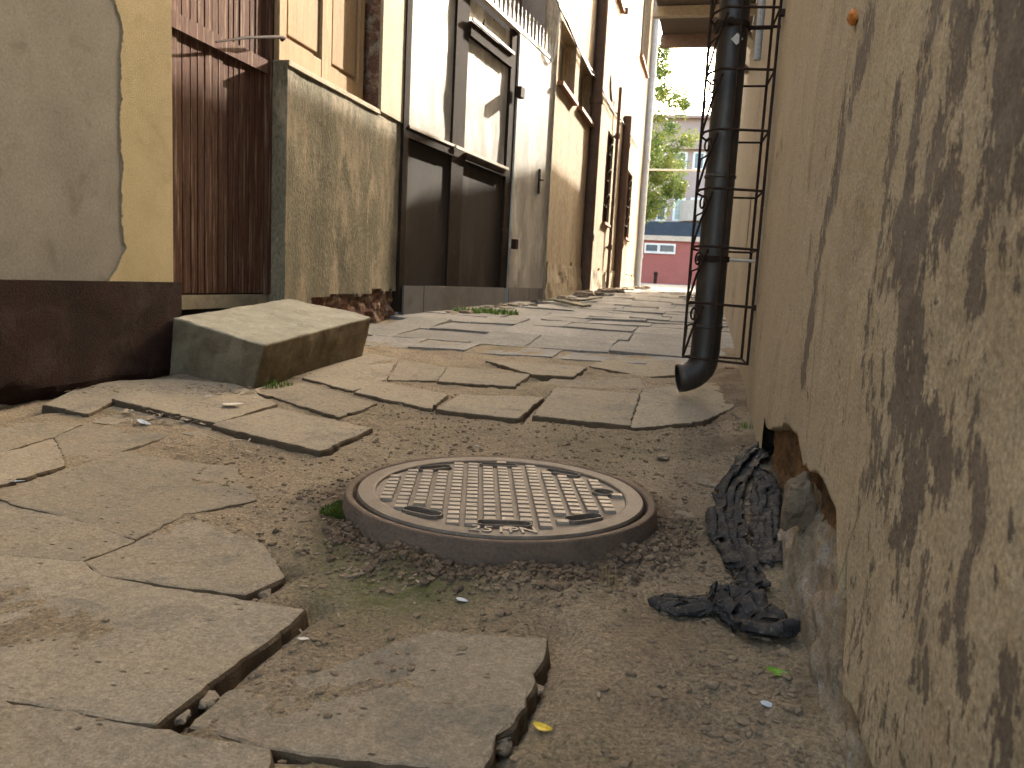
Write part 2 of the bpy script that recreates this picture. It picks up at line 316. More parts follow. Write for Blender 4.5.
# ------------------------------------------------------------------ mesh helpers
def link(name, bm, mat, parent=None, smooth=False):
    me = bpy.data.meshes.new(name); bm.to_mesh(me); bm.free()
    me.materials.append(MAT[mat] if isinstance(mat, str) else mat)
    if smooth:
        for p in me.polygons: p.use_smooth = True
    o = bpy.data.objects.new(name, me); C.objects.link(o)
    if parent: 
        o.parent = parent; o.matrix_parent_inverse = parent.matrix_basis.inverted()
    return o
def tag(o, label=None, cat=None, group=None, kind=None):
    if label: o['label'] = label
    if cat: o['category'] = cat
    if group: o['group'] = group
    if kind: o['kind'] = kind
    return o
def thing(name, label, cat, loc=(0,0,0), group=None):
    o = bpy.data.objects.new(name, None); C.objects.link(o); o.location = loc; o.empty_display_size = .1
    bpy.context.view_layer.update()
    return tag(o, label, cat, group)
def NB(): return bmesh.new()
def box(bm, a, b, rotz=0, piv=None, bevel=0):
    a = Vector(a); b = Vector(b); lo = Vector(map(min, a, b)); hi = Vector(map(max, a, b))
    vs = [bm.verts.new((x, y, z)) for x in (lo.x, hi.x) for y in (lo.y, hi.y) for z in (lo.z, hi.z)]
    fs = [bm.faces.new([vs[i] for i in q]) for q in ((0,1,3,2),(4,6,7,5),(0,4,5,1),(2,3,7,6),(0,2,6,4),(1,5,7,3))]
    if rotz:
        bmesh.ops.rotate(bm, verts=vs, cent=piv or (lo+hi)/2, matrix=Matrix.Rotation(rotz, 3, 'Z'))
    if bevel:
        es = list({e for f in fs for e in f.edges}); bmesh.ops.bevel(bm, geom=es, offset=bevel, segments=2, affect='EDGES', profile=.5)
    return vs
def bar(bm, p, q, up_, w_, h_):
    """box beam from p to q, width w_ along up_ x dir, height h_ along up_"""
    p = Vector(p); q = Vector(q); d = (q-p).normalized(); u = Vector(up_); s = d.cross(u).normalized(); u = s.cross(d)
    vs = [bm.verts.new(e + s*(w_/2*i) + u*(h_/2*j)) for e in (p, q) for i in (-1, 1) for j in (-1, 1)]
    for f in ((0,1,3,2),(4,6,7,5),(0,4,5,1),(2,3,7,6),(0,2,6,4),(1,5,7,3)): bm.faces.new([vs[i] for i in f])
def tube(bm, pts, r, n=8, caps=True, hollow=False):
    pts = [Vector(p) for p in pts]; rings = []
    prev = None
    for i, p in enumerate(pts):
        d = (pts[min(i+1, len(pts)-1)] - pts[max(i-1, 0)]).normalized()
        if prev is None: a = d.orthogonal().normalized()
        else: a = (prev - d*prev.dot(d)).normalized()
        prev = a; b_ = d.cross(a); rr = r[i] if isinstance(r, (list, tuple)) else r
        rings.append([bm.verts.new(p + (a*math.cos(k*2*math.pi/n) + b_*math.sin(k*2*math.pi/n))*rr) for k in range(n)])
    for A, B in zip(rings, rings[1:]):
        for k in range(n): bm.faces.new((A[k], A[(k+1)%n], B[(k+1)%n], B[k]))
    if caps: bm.faces.new(rings[0][::-1]); bm.faces.new(rings[-1])
    return rings
def lathe(bm, prof, n=96, c=(0,0,0)):
    rings = []
    for r, z in prof:
        if r < 1e-6: rings.append([bm.verts.new((c[0], c[1], c[2]+z))])
        else: rings.append([bm.verts.new((c[0]+r*math.cos(2*math.pi*k/n), c[1]+r*math.sin(2*math.pi*k/n), c[2]+z)) for k in range(n)])
    for A, B in zip(rings, rings[1:]):
        for k in range(n):
            if len(A) == 1 and len(B) == 1: continue
            if len(A) == 1: bm.faces.new((A[0], B[k], B[(k+1)%n]))
            elif len(B) == 1: bm.faces.new((A[k], B[0], A[(k+1)%n]))
            else: bm.faces.new((A[k], B[k], B[(k+1)%n], A[(k+1)%n]))
    return rings
def wall_grid(bm, y0, y1, z0, z1, step, X, disp=None, keep=None, mask=None, layer=None):
    """vertical sheet on a constant-X plane"""
    ny = max(1, int(round((y1-y0)/step))); nzz = max(1, int(round((z1-z0)/step)))
    V = [[None]*(nzz+1) for _ in range(ny+1)]
    for i in range(ny+1):
        for j in range(nzz+1):
            y = y0+(y1-y0)*i/ny; z = z0+(z1-z0)*j/nzz
            if keep and not keep(y, z): continue
            V[i][j] = bm.verts.new((X + (disp(y, z) if disp else 0), y, z))
    for i in range(ny):
        for j in range(nzz):
            q = (V[i][j], V[i+1][j], V[i+1][j+1], V[i][j+1])
            if all(q): bm.faces.new(q)
    return V
def edge_skirt(bm, vec):
    es = [e for e in bm.edges if e.is_boundary]
    r = bmesh.ops.extrude_edge_only(bm, edges=es)
    bmesh.ops.translate(bm, verts=[v for v in r['geom'] if isinstance(v, bmesh.types.BMVert)], vec=vec)

# ------------------------------------------------------------------ ground
MC = on_pl(501, 490, (0,0,.066), (0,0,1)); MC.z = 0       # manhole centre
def axis(dense0, dense1, step, lo, hi):
    a = []; x = dense0
    while x < dense1+1e-6: a.append(x); x += step
    s = step; x = a[-1]
    while x < hi: s *= 1.22; x += s; a.append(min(x, hi))
    s = step; x = a[0]; pre = []
    while x > lo: s *= 1.22; x -= s; pre.append(max(x, lo))
    return pre[::-1] + a
moss_spots = [gpt(350,530), gpt(370,560), gpt(400,590)]
moss_r = [.07, .13, .15]
PIT = []
for a_, b_, dep, wid in (((312,612),(166,728),.022,.030), ((292,578),(250,597),.02,.02), ((556,640),(488,768),.022,.035), ((322,455),(216,428),.02,.03), ((322,453),(374,431),.012,.02),
    ((118,404),(200,424),.03,.05), ((436,412),(516,422),.014,.035), ((516,422),(545,400),.012,.03), ((536,420),(630,430),.012,.03), ((632,430),(702,426),.012,.03), ((702,426),(738,410),.012,.03),
    ((0,699),(156,727),.008,.008), ((275,752),(434,768),.016,.02), ((478,388),(586,376),.01,.03), ((84,563),(137,543),.012,.02), ((30,414),(170,374),.02,.05)):
    p, q = gpt(*a_), gpt(*b_); PIT.append((p.x, p.y, q.x, q.y, dep, wid))
def soil_z(x, y):
    z = G(x, y)
    if -2.6 < x < .4 and .3 < y < 4.6:
        z += .0135 + .004*fbm((x*2.2, y*2.2, 11), 2)
        for ax, ay, bx, by, dep, wid in PIT:
            if min(ax, bx)-.15 < x < max(ax, bx)+.15 and min(ay, by)-.15 < y < max(ay, by)+.15:
                dx, dy = bx-ax, by-ay; t_ = max(0, min(1, ((x-ax)*dx+(y-ay)*dy)/(dx*dx+dy*dy))); d_ = math.hypot(x-ax-dx*t_, y-ay-dy*t_)
                z -= dep*math.exp(-(d_/wid)**2)
    n = fbm((x*5, y*5, 0), 5)*.008 + fbm((x*26, y*26, 3), 4)*(.0035+.0035*max(0, min(1, (x+.5)*2)))
    if y > 5: n *= .5
    z += n - .004
    d = math.hypot(x-MC.x, y-MC.y)
    if d < .75: z += .020*math.exp(-((d-.37)/.09)**2)*(0.55+.9*max(0, fbm((x*9, y*9, 8), 4)+.25))       # soil banked against the collar
    # earth heaped along the right wall
    if .2 < y < 5: z += .025*math.exp(-((x-.19)/.10)**2)
    if y > 4.4 and x < .3: z -= .006
    return z
bm = NB(); xs = axis(-2.5, .32, .0135, -400, 400); ys = axis(.35, 4.6, .0135, -60, 900)
lay = bm.loops.layers.float_color.new('moss')
VV = [[bm.verts.new((x, y, soil_z(x, y))) for y in ys] for x in xs]
for i in range(len(xs)-1):
    for j in range(len(ys)-1):
        f = bm.faces.new((VV[i][j], VV[i+1][j], VV[i+1][j+1], VV[i][j+1]))
        for l in f.loops:
            x, y, _ = l.vert.co
            k = 0; dk = 0
            if -2.6 < x < .4 and y < 5:
                for mp, mr in zip(moss_spots, moss_r): k = max(k, math.exp(-((x-mp.x)**2+(y-mp.y)**2)/mr**2))
                k = max(k, .30*max(0, fbm((x*2.2, y*2.2, 5), 4)+.1))
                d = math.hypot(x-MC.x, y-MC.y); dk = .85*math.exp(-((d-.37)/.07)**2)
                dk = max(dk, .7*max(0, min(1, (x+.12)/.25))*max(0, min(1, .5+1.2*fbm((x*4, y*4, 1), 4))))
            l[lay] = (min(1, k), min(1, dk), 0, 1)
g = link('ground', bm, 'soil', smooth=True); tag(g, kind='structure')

# street beyond the alley
bm = NB()
for x0, x1, y0, y1 in ((-60, 60, 24.5, 34.6),):
    n = 12
    for i in range(n):
        ya = y0+(y1-y0)*i/n; yb = y0+(y1-y0)*(i+1)/n
        bm.faces.new([bm.verts.new(p) for p in ((x0, ya, G(0, ya)+.03), (x1, ya, G(0, ya)+.03), (x1, yb, G(0, yb)+.03), (x0, yb, G(0, yb)+.03))])
tag(link('street', bm, 'asphalt'), kind='structure')

# ------------------------------------------------------------------ paving
def slab(pix, label, offs=None, th=.055, base=.022, res=.03, group=None, jit=.0045, rough=.0012, pts=None):
    n = len(pix) if pix else len(pts)
    if offs is None: offs = [base]*n
    offs = [.006+o_*.5 for o_ in offs]
    P = [gpt(x, y, o) for (x, y), o in zip(pix, offs)] if pix else pts
    c = sum(P, Vector())/n
    # best-fit plane through corners
    A = [[p.x-c.x, p.y-c.y, p.z-c.z] for p in P]
    sxx = sum(a[0]*a[0] for a in A); syy = sum(a[1]*a[1] for a in A); sxy = sum(a[0]*a[1] for a in A)
    sxz = sum(a[0]*a[2] for a in A); syz = sum(a[1]*a[2] for a in A); det = sxx*syy-sxy*sxy
    ka = (sxz*syy-syz*sxy)/det; kb = (syz*sxx-sxz*sxy)/det
    seed = rnd.random()*100
    out = []
    for i in range(n):
        p, q = P[i], P[(i+1) % n]; L = (q-p).length; k = max(2, int(L/.018))
        nrm = Vector((-(q-p).y, (q-p).x, 0)).normalized()
        for j in range(k):
            t_ = j/k; v = p.lerp(q, t_)
            a_ = math.sin(math.pi*t_)**.4 if 0 < t_ < 1 else 0
            v = v + nrm*(jit*(fbm((v.x*9, v.y*9, seed), 3) + .5*fbm((v.x*60, v.y*60, seed), 3)))
            out.append(Vector((v.x, v.y, 0)))
    area = sum(out[i].x*out[(i+1)%len(out)].y - out[(i+1)%len(out)].x*out[i].y for i in range(len(out)))
    if area < 0: out.reverse()
    def zt(x, y): return c.z + ka*(x-c.x) + kb*(y-c.y) + rough*2*fbm((x*5, y*5, seed), 4) + rough*fbm((x*25, y*25, seed), 3)
    b = NB(); f = b.faces.new([b.verts.new(v) for v in out])
    x0, x1 = min(v.x for v in out), max(v.x for v in out); y0, y1 = min(v.y for v in out), max(v.y for v in out)
    x = x0+res
    while x < x1: bmesh.ops.bisect_plane(b, geom=b.verts[:]+b.edges[:]+b.faces[:], plane_co=(x,0,0), plane_no=(1,0,0)); x += res
    y = y0+res
    while y < y1: bmesh.ops.bisect_plane(b, geom=b.verts[:]+b.edges[:]+b.faces[:], plane_co=(0,y,0), plane_no=(0,1,0)); y += res
    for v in b.verts: v.co.z = zt(v.co.x, v.co.y)
    for dn, ou in ((.0016, .004), (.0055, .003), (th, .004)):
        es = [e for e in b.edges if e.is_boundary]; nn = {}
        for e in es:
            fc = e.link_faces[0]; cen = fc.calc_center_median(); d = (e.verts[1].co-e.verts[0].co); m_ = Vector((d.y, -d.x, 0)).normalized()
            if m_.dot((e.verts[0].co+e.verts[1].co)/2 - cen) < 0 and dn < .01: m_ = -m_
            if dn >= .01:
                # vertical ring: keep outward from the face centroid direction of the whole slab
                if m_.dot((e.verts[0].co+e.verts[1].co)/2 - Vector((c.x, c.y, 0))) < 0: m_ = -m_
            for v in e.verts: nn.setdefault(v.index if v.index >= 0 else id(v), []).append(m_)
        b.verts.index_update(); nn = {}
        for e in es:
            fc = e.link_faces[0]; d = (e.verts[1].co-e.verts[0].co); m_ = Vector((d.y, -d.x, 0)).normalized()
            if m_.dot((e.verts[0].co+e.verts[1].co)/2 - fc.calc_center_median()) < 0: m_ = -m_
            for v in e.verts: nn.setdefault(v.index, []).append(m_)
        r = bmesh.ops.extrude_edge_only(b, edges=es)
        nv = [v for v in r['geom'] if isinstance(v, bmesh.types.BMVert)]
        old = {(round(b_.co.x, 6), round(b_.co.y, 6), round(b_.co.z, 6)): nn[b_.index] for b_ in [v for e in es for v in e.verts]}
        for v in nv:
            ns = old.get((round(v.co.x, 6), round(v.co.y, 6), round(v.co.z, 6)), [Vector((0,0,0))])
            m_ = sum(ns, Vector())/len(ns); m_.z = 0
            jj = 1+.8*fbm((v.co.x*40, v.co.y*40, seed+3), 3)
            v.co += m_*(ou if dn < .01 else ou*(1+1.6*abs(fbm((v.co.x*23, v.co.y*23, seed+9), 3))))*jj; v.co.z -= dn*(1 if dn < .01 else 1)
    bmesh.ops.recalc_face_normals(b, faces=b.faces[:])
    o = link('paving_slab', b, 'slab')
    loc = Vector((c.x, c.y, c.z-th))
    o.data.transform(Matrix.Translation(-loc)); o.location = loc
    return tag(o, label, 'paving slab', group or 'worn concrete paving slabs in the foreground')
SL = [
 ([(-107,677),(103,577),(303,609),(156,724)], 'large pitted slab at bottom left with a dark raised right edge, its lower side above the corner slab', [.016,.012,.020,.026]),
 ([(106,577),(244,593),(285,575),(262,546),(186,515),(137,541),(84,562)], 'dusty slab with a broken step-shaped corner, between the pitted slab and the manhole', [.012,.026,.03,.012,.008,.012,.012]),
 ([(-60,500),(0,501),(75,520),(134,540),(80,560),(-60,552)], 'slab with a sunken scuffed hollow at the left frame edge, above the plain low slab', [.014,.014,.016,.02,.014,.014]),
 ([(-130,560),(0,554),(79,562),(101,577),(0,625),(-120,676)], 'plain low slab at the left frame edge, directly above the large pitted slab', [.012,.012,.012,.012,.014,.014]),
 ([(-60,492),(0,490),(66,470),(120,452),(235,468),(255,500),(184,514),(135,538),(75,517),(0,499),(-60,498)], 'long dust covered slab half buried in soil, left of the manhole', [.024,.026,.026,.022,.018,.014,.016,.022,.026,.026,.026]),
 ([(-80,704),(0,701),(154,727),(272,749),(262,800),(-60,930)], 'slab cut off by the bottom left corner of the view', [.02,.022,.025,.02,.02,.02]),
 ([(190,724),(231,690),(329,672),(395,645),(438,630),(548,638),(532,671),(524,706),(497,735),(479,768),(434,765),(278,749)], 'large slab with chipped right edge and dark grey patches, nearest the camera below the manhole', [.006,.002,.006,.012,.022,.040,.040,.036,.034,.032,.026,.014]),
 ([(113,398),(170,379),(235,384),(275,403),(215,423)], 'grey slab with paper scraps, in front of the concrete step', [.055,.05,.04,.035,.035]),
 ([(213,425),(275,407),(371,428),(320,450)], 'raised slab tilted toward the camera with a thick dark front edge, left of the manhole rim', [.035,.03,.035,.05]),
 ([(258,392),(305,383),(376,403),(340,417)], 'slab touching the foot of the concrete step at its front corner', [.025,.02,.025,.025]),
 ([(303,377),(336,365),(383,381),(352,391)], 'slab beside the long brown side of the concrete step', [.025,.02,.025,.025]),
 ([(355,392),(378,381),(447,394),(430,408)], 'slab with a dark lower edge, third in the row left of the drainpipe outlet', [.03,.025,.03,.04]),
 ([(437,409),(461,394),(543,397),(516,418)], 'buckled slab with a rounded lower right corner above a clump of dirt', [.04,.03,.03,.04]),
 ([(535,415),(556,387),(638,394),(629,425)], 'flat square slab in the row above the manhole, left of the slab under the drainpipe', [.03,.02,.025,.035]),
 ([(632,427),(643,390),(690,383),(735,383),(733,407),(702,421)], 'slab directly below the drainpipe outlet with a sagging front edge', [.035,.03,.03,.03,.035,.03]),
 ([(438,381),(449,367),(530,374),(513,386)], 'narrow slab behind the buckled one, sloping down to a dark joint', [.03,.02,.025,.035]),
 ([(486,360),(586,366),(573,376),(532,374)], 'slab with a stepped dark front edge behind the flat square slab', [.03,.04,.045,.035]),
 ([(540,386),(556,376),(640,378),(643,389)], 'thin slab strip wedged behind the flat square slab', [.012,.012,.012,.012]),
 ([(590,366),(612,357),(680,360),(690,374),(648,376)], 'slab in the middle of the alley left of the drainpipe', [.022,.022,.022,.022,.022]),
 ([(305,372),(352,350),(398,358),(384,380)], 'slab at the far right corner of the concrete step', [.016,.016,.018,.018]),
 ([(388,380),(400,360),(446,367),(436,380)], 'small slab between the step corner slab and the narrow sloping slab', [.02,.018,.018,.022]),
 ([(44,404),(80,387),(120,381),(168,379),(118,397),(88,414)], 'whitish broken slab along the maroon plinth', [.035,.04,.045,.045,.04,.03]),
 ([(-40,440),(24,422),(80,423),(54,437),(-40,462)], 'grey slab fragment against the left end of the maroon plinth', [.02,.02,.02,.016,.014]),
 ([(56,438),(84,424),(168,434),(128,450),(68,464)], 'slab piece between two thin cracks left of the raised slab', [.016,.016,.014,.012,.014]),
 ([(-60,466),(22,448),(52,438),(64,465),(0,484),(-60,488)], 'slab piece with a curved crack on its right side at the left frame edge', [.018,.018,.018,.018,.022,.018]),
 ([(92,422),(108,404),(160,416),(212,428),(200,436)], 'sunken slab under the litter filled gap in front of the step', [.006,.004,.004,.006,.006]),
]
for pix, lab, offs in SL: slab(pix, lab, offs)

# far paving: one surface of many old slabs
bm = NB(); lay = bm.loops.layers.float_color.new('tone')
def far_row(y, y1_):
    x = -2.42 + rnd.random()*.3
    while x < .24:
        w_ = rnd.choice((.35, .35, .5, .5)); xa, xb = x+.003, min(x+w_-.003, .25)
        if xb-xa > .08:
            zc = .005*rnd.uniform(-1, 1); tx = rnd.uniform(-.006, .006); ty = rnd.uniform(-.008, .008); sk = rnd.uniform(-.008, .008)
            tone = rnd.uniform(.86, 1.14); b_ = rnd.uniform(-.03, .05)
            n = 5; vv = []
            for i in range(n+1):
                row = []
                for j in range(n+1):
                    u_, v_ = i/n, j/n; X_ = xa+(xb-xa)*u_; Y_ = y+.004+(y1_-y-.008)*v_ + sk*u_
                    X_ += .008*fbm((X_*9, Y_*9, 1)); Y_ += .012*fbm((X_*7, Y_*7, 4))
                    z_ = G(X_, Y_)+.012+zc+tx*(u_-.5)*2+ty*(v_-.5)*2+.004*fbm((X_*4, Y_*4, 2))
                    row.append(bm.verts.new((X_, Y_, z_)))
                vv.append(row)
            fs = [bm.faces.new((vv[i][j], vv[i+1][j], vv[i+1][j+1], vv[i][j+1])) for i in range(n) for j in range(n)]
            ring = [vv[i][0] for i in range(n+1)] + [vv[n][j] for j in range(1, n+1)] + [vv[i][n] for i in range(n-1, -1, -1)] + [vv[0][j] for j in range(n-1, 0, -1)]
            low = [bm.verts.new(v.co-Vector((0,0,.06))) for v in ring]
            for i in range(len(ring)): fs.append(bm.faces.new((ring[i], low[i], low[(i+1)%len(ring)], ring[(i+1)%len(ring)])))
            for f in fs:
                for l in f.loops: l[lay] = (tone+b_*.2, tone, tone-b_*.2+.02, 1)
        x += w_
rnd2 = random.Random(3); far_row(4.10, 4.44); y = 4.46
while y < 24.4:
    d = rnd.choice((.35, .5, .5)); far_row(y, y+d); y += d
# left strip between step and gate
tag(link('pavement', bm, 'pavement'), kind='structure')

# ------------------------------------------------------------------ left: yellow house
yh = thing('yellow_house', 'house with yellow render, bare grey cement patch and maroon plinth at the left edge', 'house', (-2.4, 0, 0))
def ragY(z): return 2.70 + .035*fbm((z*3.1, 0, 4), 5) + .010*fbm((z*18, 1, 4), 3) + .008*fbm((z*70, 1, 4), 3) - (.10*max(0, (.60-z)/.13) if z < .60 else 0) + (.0 if z < 1.45 else -(z-1.45)*.5)
bm = NB(); box(bm, (-6.5, -4, -.2), (-2.312, 2.995, 6.5)); link('wall', bm, 'cement', yh)
bm = NB(); VR = []
for k in range(551):
    z = .45+2.75*k/550; ya = ragY(z); VR.append([bm.verts.new((-2.3085, ya+(3.0-ya)*i/14, z)) for i in range(15)])
for A1, B1 in zip(VR, VR[1:]):
    for i in range(14): bm.faces.new((A1[i], A1[i+1], B1[i+1], B1[i]))
edge_skirt(bm, (-.010, 0, 0))
wall_grid(bm, 1.9, 3.0, 3.2, 6.5, .3, -2.304)
bmesh.ops.recalc_face_normals(bm, faces=bm.faces[:]); link('render_coat', bm, 'yellow', yh)
bm = NB(); wall_grid(bm, -4, 3.006, -.1, .462, .02, -2.272, lambda y, z: .006*fbm((y*3, z*4, 0), 5) - .05*max(0, (.07+.03*fbm((y*6, 2, 0)) + (.02 if y < 2.3 else 0) - z)/.07 if z < .12 else 0)*.8)
edge_skirt(bm, (-.1, 0, 0)); link('plinth', bm, 'maroon', yh)
bm = NB(); box(bm, (-6.6, -4.1, 6.5), (-2.1, 3.0, 6.62)); link('eave', bm, 'pinkbeam', yh)

# ------------------------------------------------------------------ left: old house with door and shuttered window
oh = thing('old_house', 'old house with crumbling grey render, plank door and shuttered window', 'house', (-2.6, 4.3, 0))
bm = NB()
box(bm, (-6.5, 3.0, -.2), (-2.56, 5.53, 6.5))                                      # core
link('wall', bm, 'oldtrim', oh)
def brk(y): return .385 + .03*fbm((y*4, 3, 1), 5) + .02*fbm((y*17, 3, 1), 3) + (.03 if y > 5.1 else 0) - (.10 if y < 4.25 else 0)
bm = NB()
wall_grid(bm, 3.93, 5.545, .15, 1.66, .018, -2.30, lambda y, z: .006*fbm((y*2.5, z*2.5, 0), 5), lambda y, z: z > brk(y) or z > .5); edge_skirt(bm, (-.05, 0, 0))
bmesh.ops.recalc_face_normals(bm, faces=bm.faces[:]); link('render_coat', bm, 'oldwall', oh)
bm = NB(); box(bm, (-2.60, 3.935, -.1), (-2.33, 5.52, 1.655)); link('backing', bm, 'brick', oh)
bm = NB(); wall_grid(bm, 4.0, 5.53, .1, .45, .02, -2.325, lambda y, z: .03*fbm((y*9, z*12, 0), 4) + .03*max(0, (.36-z)*5)); link('exposed_brickwork', bm, 'brick', oh)
bm = NB(); box(bm, (-2.60, 3.925, .25), (-2.305, 3.94, 1.66)); link('door_jamb', bm, 'oldwall', oh)
bm = NB(); box(bm, (-2.60, 5.14, 1.66), (-2.285, 5.54, 6.5)); link('pier', bm, 'oldtrim', oh)
bm = NB(); box(bm, (-2.60, 3.90, 3.6), (-2.29, 5.14, 6.5)); box(bm, (-2.60, 2.998, 2.9), (-2.31, 3.90, 6.5)); link('upper_wall', bm, 'oldtrim', oh)
bm = NB(); box(bm, (-2.56, 3.93, 1.640), (-2.288, 5.142, 1.668)); link('sill', bm, 'oldtrim', oh)
bm = NB(); wall_rev = [(-2.55,5.138),( -2.30,5.138)]
for i in range(12):
    for j in range(60):
        pass
V = [[bm.verts.new((-2.56+.255*i/14, 5.136-.012*abs(fbm((i*.35, j*.22, 2), 4)), 1.668+1.93*j/90)) for j in range(91)] for i in range(15)]
for i in range(14):
    for j in range(90): bm.faces.new((V[i][j], V[i+1][j], V[i+1][j+1], V[i][j+1]))
link('window_reveal', bm, 'brick', oh)
# door
dr = NB(); X = -2.405
y = 3.0; k = 0
while y < 3.925:
    w_ = rnd.uniform(.038, .062); 
    if y+w_ > 3.90: w_ = 3.925-y
    box(dr, (X-.03, y+.0015, .405), (X+rnd.uniform(-.004, .004), y+w_-.0035, 2.85), bevel=.002); y += w_
door = link('door', dr, 'planks', oh)
bm = NB(); bar(bm, (X+.012, 3.0, 1.615), (X+.012, 3.925, 1.615), (0,0,1), .02, .07); link('batten', bm, 'planks', door)
bm = NB(); box(bm, (X-.2, 3.0, .33), (X+.012, 3.925, .398)); link('threshold', bm, 'stone', oh)
bm = NB(); box(bm, (X-.12, 3.0, -.1), (X-.035, 3.925, 2.9)); link('door_recess', bm, 'dark', oh)
bm = NB(); box(bm, (X-.02, 3.88, .40), (X+.02, 3.924, 2.85)); link('door_frame', bm, 'planks', oh)
p1 = on_x(216, 42, X+.10); p2 = on_x(284, 38, -2.30)
bm = NB(); tube(bm, [p1, p1.lerp(p2, .4)+Vector((0,0,.012)), p1.lerp(p2, .9)+Vector((0,0,.008)), p2, p2+Vector((-.03, .03, 0))], [.004,.007,.008,.010,.010], 8); link('hook', bm, 'iron', oh)
# shutters
def shutter(y0, y1, X0):
    b = NB(); z0, z1 = 1.674, 3.5; fr = .075
    box(b, (X0-.035, y0, z0), (X0, y0+fr, z1), bevel=.003); box(b, (X0-.035, y1-fr, z0), (X0, y1, z1), bevel=.003)
    for a, c_ in ((z0, z0+.13), (z0+.86, z0+.95), (z1-.1, z1)): box(b, (X0-.035, y0+fr, a), (X0-.002, y1-fr, c_), bevel=.003)
    s = link('shutter', b, 'shutter', oh)
    b = NB()
    for a, c_ in ((z0+.13, z0+.86), (z0+.95, z1-.1)):
        box(b, (X0-.030, y0+fr, a), (X0-.022, y1-fr, c_)); box(b, (X0-.024, y0+fr+.03, a+.03), (X0-.012, y1-fr-.03, c_-.03), bevel=.006)
    link('panel', b, 'shutter', s)
shutter(3.945, 4.50, -2.36); shutter(4.51, 5.05, -2.38)
bm = NB(); box(bm, (-2.55, 3.93, 1.668), (-2.46, 5.14, 3.6)); link('window_recess', bm, 'dark', oh)

# ------------------------------------------------------------------ gate
GD = Vector((.112, 1, 0)).normalized(); GN = Vector((GD.y, -GD.x, 0)); G0 = Vector((-2.3, 5.57, 0))
def gp(s, d, z): p = G0 + GD*s + GN*d; return Vector((p.x, p.y, z))
def gbox(bm, s0, s1, d0, d1, z0, z1):
    vs = [bm.verts.new(gp(s, d, z)) for s in (s0, s1) for d in (d0, d1) for z in (z0, z1)]
    for f in ((0,1,3,2),(4,6,7,5),(0,4,5,1),(2,3,7,6),(0,2,6,4),(1,5,7,3)): bm.faces.new([vs[i] for i in f])
gt = thing('metal_gate', 'tall rusty sheet metal yard gate with brown frame, grey side door and spiked top', 'gate', tuple(gp(1.9, 0, .3)))
gl = on_pl(452, 150, G0, GN)
def gs(x, y): p = on_pl(x, y, G0, GN)-G0; return p.dot(GD), p.z
sA = .0; sM0, _ = gs(449, 200); sM1, _ = gs(461, 200); sR0, _ = gs(503, 200); sD, _ = gs(509, 200); sE = 3.83; 
sE, _ = gs(546, 200)
zb = .47; zm = 1.64; zt_ = 2.66
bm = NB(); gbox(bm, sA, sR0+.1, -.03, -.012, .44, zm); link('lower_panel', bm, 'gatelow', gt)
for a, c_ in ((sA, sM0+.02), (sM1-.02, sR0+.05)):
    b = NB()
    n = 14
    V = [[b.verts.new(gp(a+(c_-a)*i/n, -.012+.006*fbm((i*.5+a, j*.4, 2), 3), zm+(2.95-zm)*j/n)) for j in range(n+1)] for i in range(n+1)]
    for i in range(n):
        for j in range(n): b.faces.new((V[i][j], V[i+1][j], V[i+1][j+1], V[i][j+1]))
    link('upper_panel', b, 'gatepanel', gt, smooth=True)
bm = NB()
gbox(bm, sA-.03, sA+.05, -.04, .03, .26, 3.05); gbox(bm, sM0, sM1, -.02, .010, .46, 3.05); gbox(bm, sR0, sD+.0, -.02, .018, .46, 3.05)
gbox(bm, sA+.05, sM0, -.02, .03, 1.57, 1.64); gbox(bm, sM1, sR0, -.02, .03, 1.57, 1.64)
gbox(bm, sM1, sR0, -.02, .03, 2.62, 2.74); gbox(bm, sA+.05, sM0, -.02, .03, 2.86, 2.96)
gbox(bm, sM1, sR0, -.035, -.014, 2.7, 2.95)
link('frame', bm, 'gateframe', gt)
for q_ in ((sA+.05, sM0-.002, .005, .038, 1.642, 1.662), (sM0, sR0, .037, .05, 1.635, 1.66), (sM1, sR0, .031, .05, 2.742, 2.765), (sM0-.3, sD, .0, .055, 2.99, 3.02)): bm = NB(); gbox(bm, *q_); link('rail', bm, 'rail', gt)
bm = NB(); gbox(bm, sA+.03, sA+.36, .0, .045, .225, .462); gbox(bm, sA+.375, sR0+.05, .0, .043, .24, .465); link('kick_plate', bm, 'galv', gt)
bm = NB(); gbox(bm, sD+.02, sE, -.01, .03, .30, 3.0); gbox(bm, sD-.3, sE, -.005, .025, 3.022, 3.06); sdoor = link('side_door', bm, 'gatepanel', gt)
bm = NB(); gbox(bm, sD+.03, sD+.55*(sE-sD), .031, .04, .30, .47); gbox(bm, sD+.57*(sE-sD), sE-.01, .031, .036, .31, .47); link('side_door_plate', bm, 'galv', gt)
s_, z_ = gs(536, 180)
bm = NB(); gbox(bm, s_-.02, s_+.03, .031, .045, z_-.15, z_+.12); q = gp(s_, .05, z_); tube(bm, [gp(s_, .03, z_), gp(s_, .085, z_), gp(s_-.13, .085, z_-.01)], .008, 8); link('handle', bm, 'iron', sdoor)
s_, z_ = gs(514, 93); bm = NB(); gbox(bm, s_-.06, s_+.05, .04, .10, z_-.05, z_+.05); link('hinge_block', bm, 'iron', gt)
s_, z_ = gs(509, 244); bm = NB(); gbox(bm, s_-.04, s_+.04, .04, .09, z_-.05, z_+.05); link('hinge_block', bm, 'iron', gt)
s_ = .9
